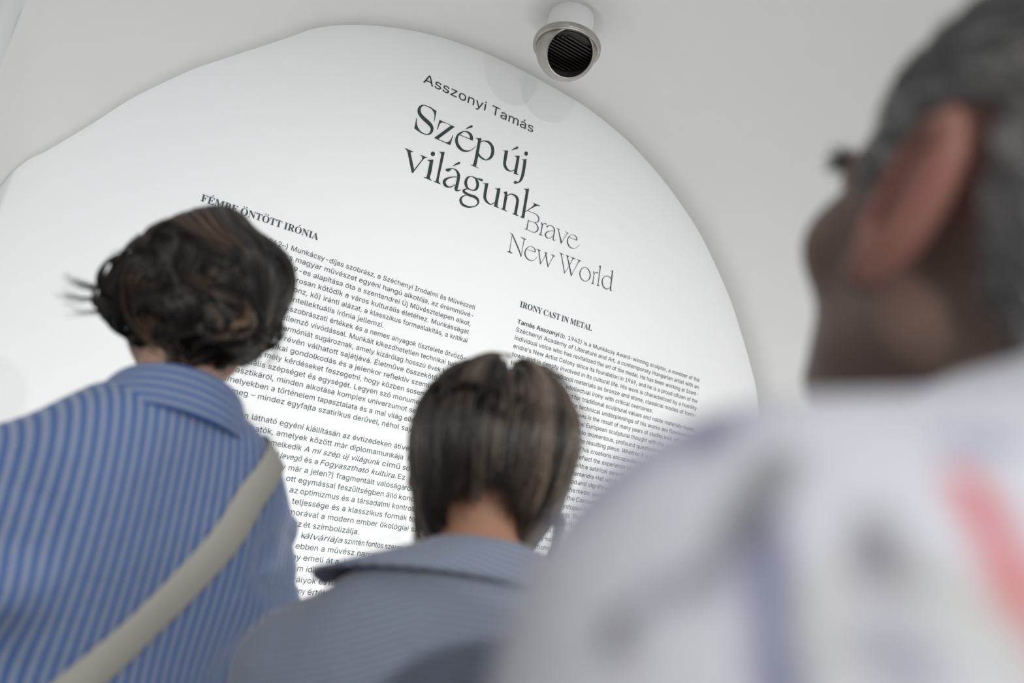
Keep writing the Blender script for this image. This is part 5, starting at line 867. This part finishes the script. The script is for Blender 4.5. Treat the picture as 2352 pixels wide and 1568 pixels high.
# ---- grey-haired man close to the camera
m1 = empty('person', (.368, .125, 0), math.radians(-3))
tag(m1, 'grey-haired man nearest the camera, white shirt printed with blue and red strokes', 'person')
p3 = dict(H=1.705, head=(0, .03, 1.546), hrot=(math.radians(22), math.radians(-8), 0), broad=1.06, slope=.046, hk=1.04, ear=1.18, ny=-.025, earflush=.75)
J3 = figure(p3)
sk3 = skin_mat('ruddy_skin', (.165, .108, .084, 1), (.27, .10, .08, 1))
make_body(m1, p3, J3, sk3, .005, 0); make_lower(m1, J3, 1.1)
STROKES = [
 ((-.232, -.010, 1.401), (-.258, .020, 1.376), .011, (.27, .28, .38), .8), ((-.236, -.012, 1.400), (-.240, -.016, 1.395), .005, (.11, .11, .19), .9),
 ((-.2455, -.0405, 1.379), (-.249, -.046, 1.365), .0034, (.085, .10, .20), .9), ((-.249, -.046, 1.365), (-.251, -.052, 1.345), .0036, (.085, .10, .20), .95),
 ((-.238, -.036, 1.391), (-.248, -.037, 1.375), .0052, (.13, .13, .135), .85), ((-.248, -.037, 1.375), (-.254, -.036, 1.365), .0040, (.15, .15, .17), .8), ((-.254, -.036, 1.365), (-.262, -.025, 1.358), .0032, (.20, .20, .25), .8), ((-.264, -.021, 1.352), (-.265, -.022, 1.349), .0036, (.06, .06, .065), .85),
 ((-.2135, -.061, 1.392), (-.219, -.074, 1.371), .0034, (.50, .06, .06), 1), ((-.219, -.074, 1.371), (-.216, -.083, 1.360), .0036, (.50, .06, .06), 1),
 ((-.2335, -.056, 1.379), (-.236, -.058, 1.372), .0042, (.13, .12, .135), .8), ((-.236, -.058, 1.372), (-.232, -.063, 1.371), .0036, (.13, .12, .135), .8),
 ((-.239, -.062, 1.359), (-.236, -.066, 1.356), .0048, (.19, .19, .24), .7), ((-.206, -.055, 1.400), (-.197, -.059, 1.403), .0050, (.22, .25, .32), .7),
 ((-.243, -.052, 1.366), (-.244, -.055, 1.352), .0045, (.40, .40, .36), .6), ((-.228, -.067, 1.368), (-.222, -.074, 1.360), .006, (.40, .41, .36), .6)]
# the rest of the print, on the front and the far side
_rp = np.random.RandomState(8)
for _i in range(26):
    _a = np.array([_rp.uniform(-.2, .3), _rp.uniform(-.16, .2), _rp.uniform(.9, 1.30)]); _b = _a+_rp.normal(size=3)*.03
    STROKES.append((tuple(_a), tuple(_b), _rp.uniform(.006, .014), [(.085, .10, .20), (.52, .12, .12), (.16, .16, .17), (.25, .28, .36)][_i % 4], .85))
t_ = NT('white_printed_cotton'); a_ = t_.n('ShaderNodeAttribute', attribute_name='print')
t_.set(Base_Color=a_.outputs['Color'], Roughness=.8); t_.b.inputs['Specular IOR Level'].default_value = .2
_w = t_.n('ShaderNodeTexNoise', {'Vector': t_.obj(), 'Scale': 30, 'Detail': 4}); t_.bump(_w.outputs['Fac'], .3, .012); c3 = t_.m
f3 = lambda P: .005*wobble(P, 61, 12, 8)+.002*wobble(P, 62, 30, 8)
g3, sh3 = garment(m1, p3, J3, c3, .0045, .026, .022, lambda v, k: v[:, 0], f3)
def printed(o):
    me = o.data; v = np.empty(len(me.vertices)*3, np.float32); me.vertices.foreach_get('co', v); v = v.reshape(-1, 3)
    col = np.tile(np.array([.52, .52, .565]), (len(v), 1))
    for a, b, w, c, al in STROKES:
        d = cap(v, a, b, 0); k = np.clip(1.5-d/w, 0, 1)[:, None]*al; col = col*(1-k)+np.array(c)*k
    attrc(o, 'print', col)
for o in m1.children:
    if o.name.split('.')[0] in ('shirt', 'sleeve'): printed(o)
N = J3['N']
co = collar_strip(m1, [ring((N[0], N[1]+.006), .072, .068, N[2]+.0, N[2]-.03), ring((N[0], N[1]+.004), .074, .074, N[2]+.044, N[2]-.005), ring((N[0], N[1]), .083, .085, N[2]+.042, N[2]-.010), ring((N[0], N[1]-.004), .110, .105, N[2]-.022, N[2]-.08)], c3, .004)
printed(co)
m_h3 = hair_mat('grey_hair', [(0, (.075, .072, .070, 1)), (.5, (.26, .252, .247, 1)), (1, (.58, .57, .57, 1))], .5, .4)
def h3(q):
    d = ell(q, (0, -.012, .030), (.0775, .098, .092))
    d = smin(d, ell(q, (0, -.07, -.04), (.055, .030, .06)), .03)
    ax = np.abs(q[..., 0])
    line = np.where(q[..., 1] > .012, -.012+.0*q[..., 1], np.where(q[..., 1] > -.034, .034, -.090+.3*(q[..., 1]+.034)))
    d = smax(d, (line-q[..., 2])*.8, .008)
    return smax(d, (q[..., 1]-.052+.0*q[..., 2]-.35*(q[..., 2]-.0))*.8, .01)
V, Q = surface(h3, (-.12, -.15, -.13), (.12, .14, .15), .004)
hair3 = mesh_obj('hair', place(V, J3, 1.04), Q, m_h3, m1, True); attr(hair3, 'shade', np.clip(.42+.16*wobble(V.astype(F32), 17, 50, 8), 0, 1))
rg = np.random.RandomState(77); n = 5000; loc = V[rg.randint(0, len(V), n)]
def flow3(P, t):
    return np.stack([0*P[:, 0], -1.0+0*P[:, 0], -.9*np.clip(.08-P[:, 2], 0, .1)/.1], 1)+.35*np.stack([wobble(P.astype(F32), s_, 40, 5) for s_ in (1, 2, 3)], 1)
L = grow(h3, loc, flow3, 7, .004, rg.rand(n)*.003, 1, lambda t: .004*t)
sh = np.clip(.48+.22*rg.randn(n)+.2*wobble(loc.astype(F32), 18, 45, 8), 0, 1)
tubes('hair_strands', place(L.reshape(-1, 3), J3, 1.04).reshape(L.shape), np.ones((n, 8))*.0006*np.linspace(1.1, .4, 8), m_h3, hair3, sh)
for sg in (-1, 1):
    bs = wisps([((sg*.012, .096, .020), (sg*.03, .100, .032), (sg*.046, .084, .022), 60)], 5+sg, .0035, 8)
    tubes('eyebrow', place(bs.reshape(-1, 3), J3, 1.04).reshape(bs.shape), np.ones(bs.shape[:2])*.0007, hair_mat('dark_brow', [(0, (.02, .018, .016, 1)), (1, (.06, .05, .045, 1))]), m1, np.random.RandomState(1).rand(len(bs)))
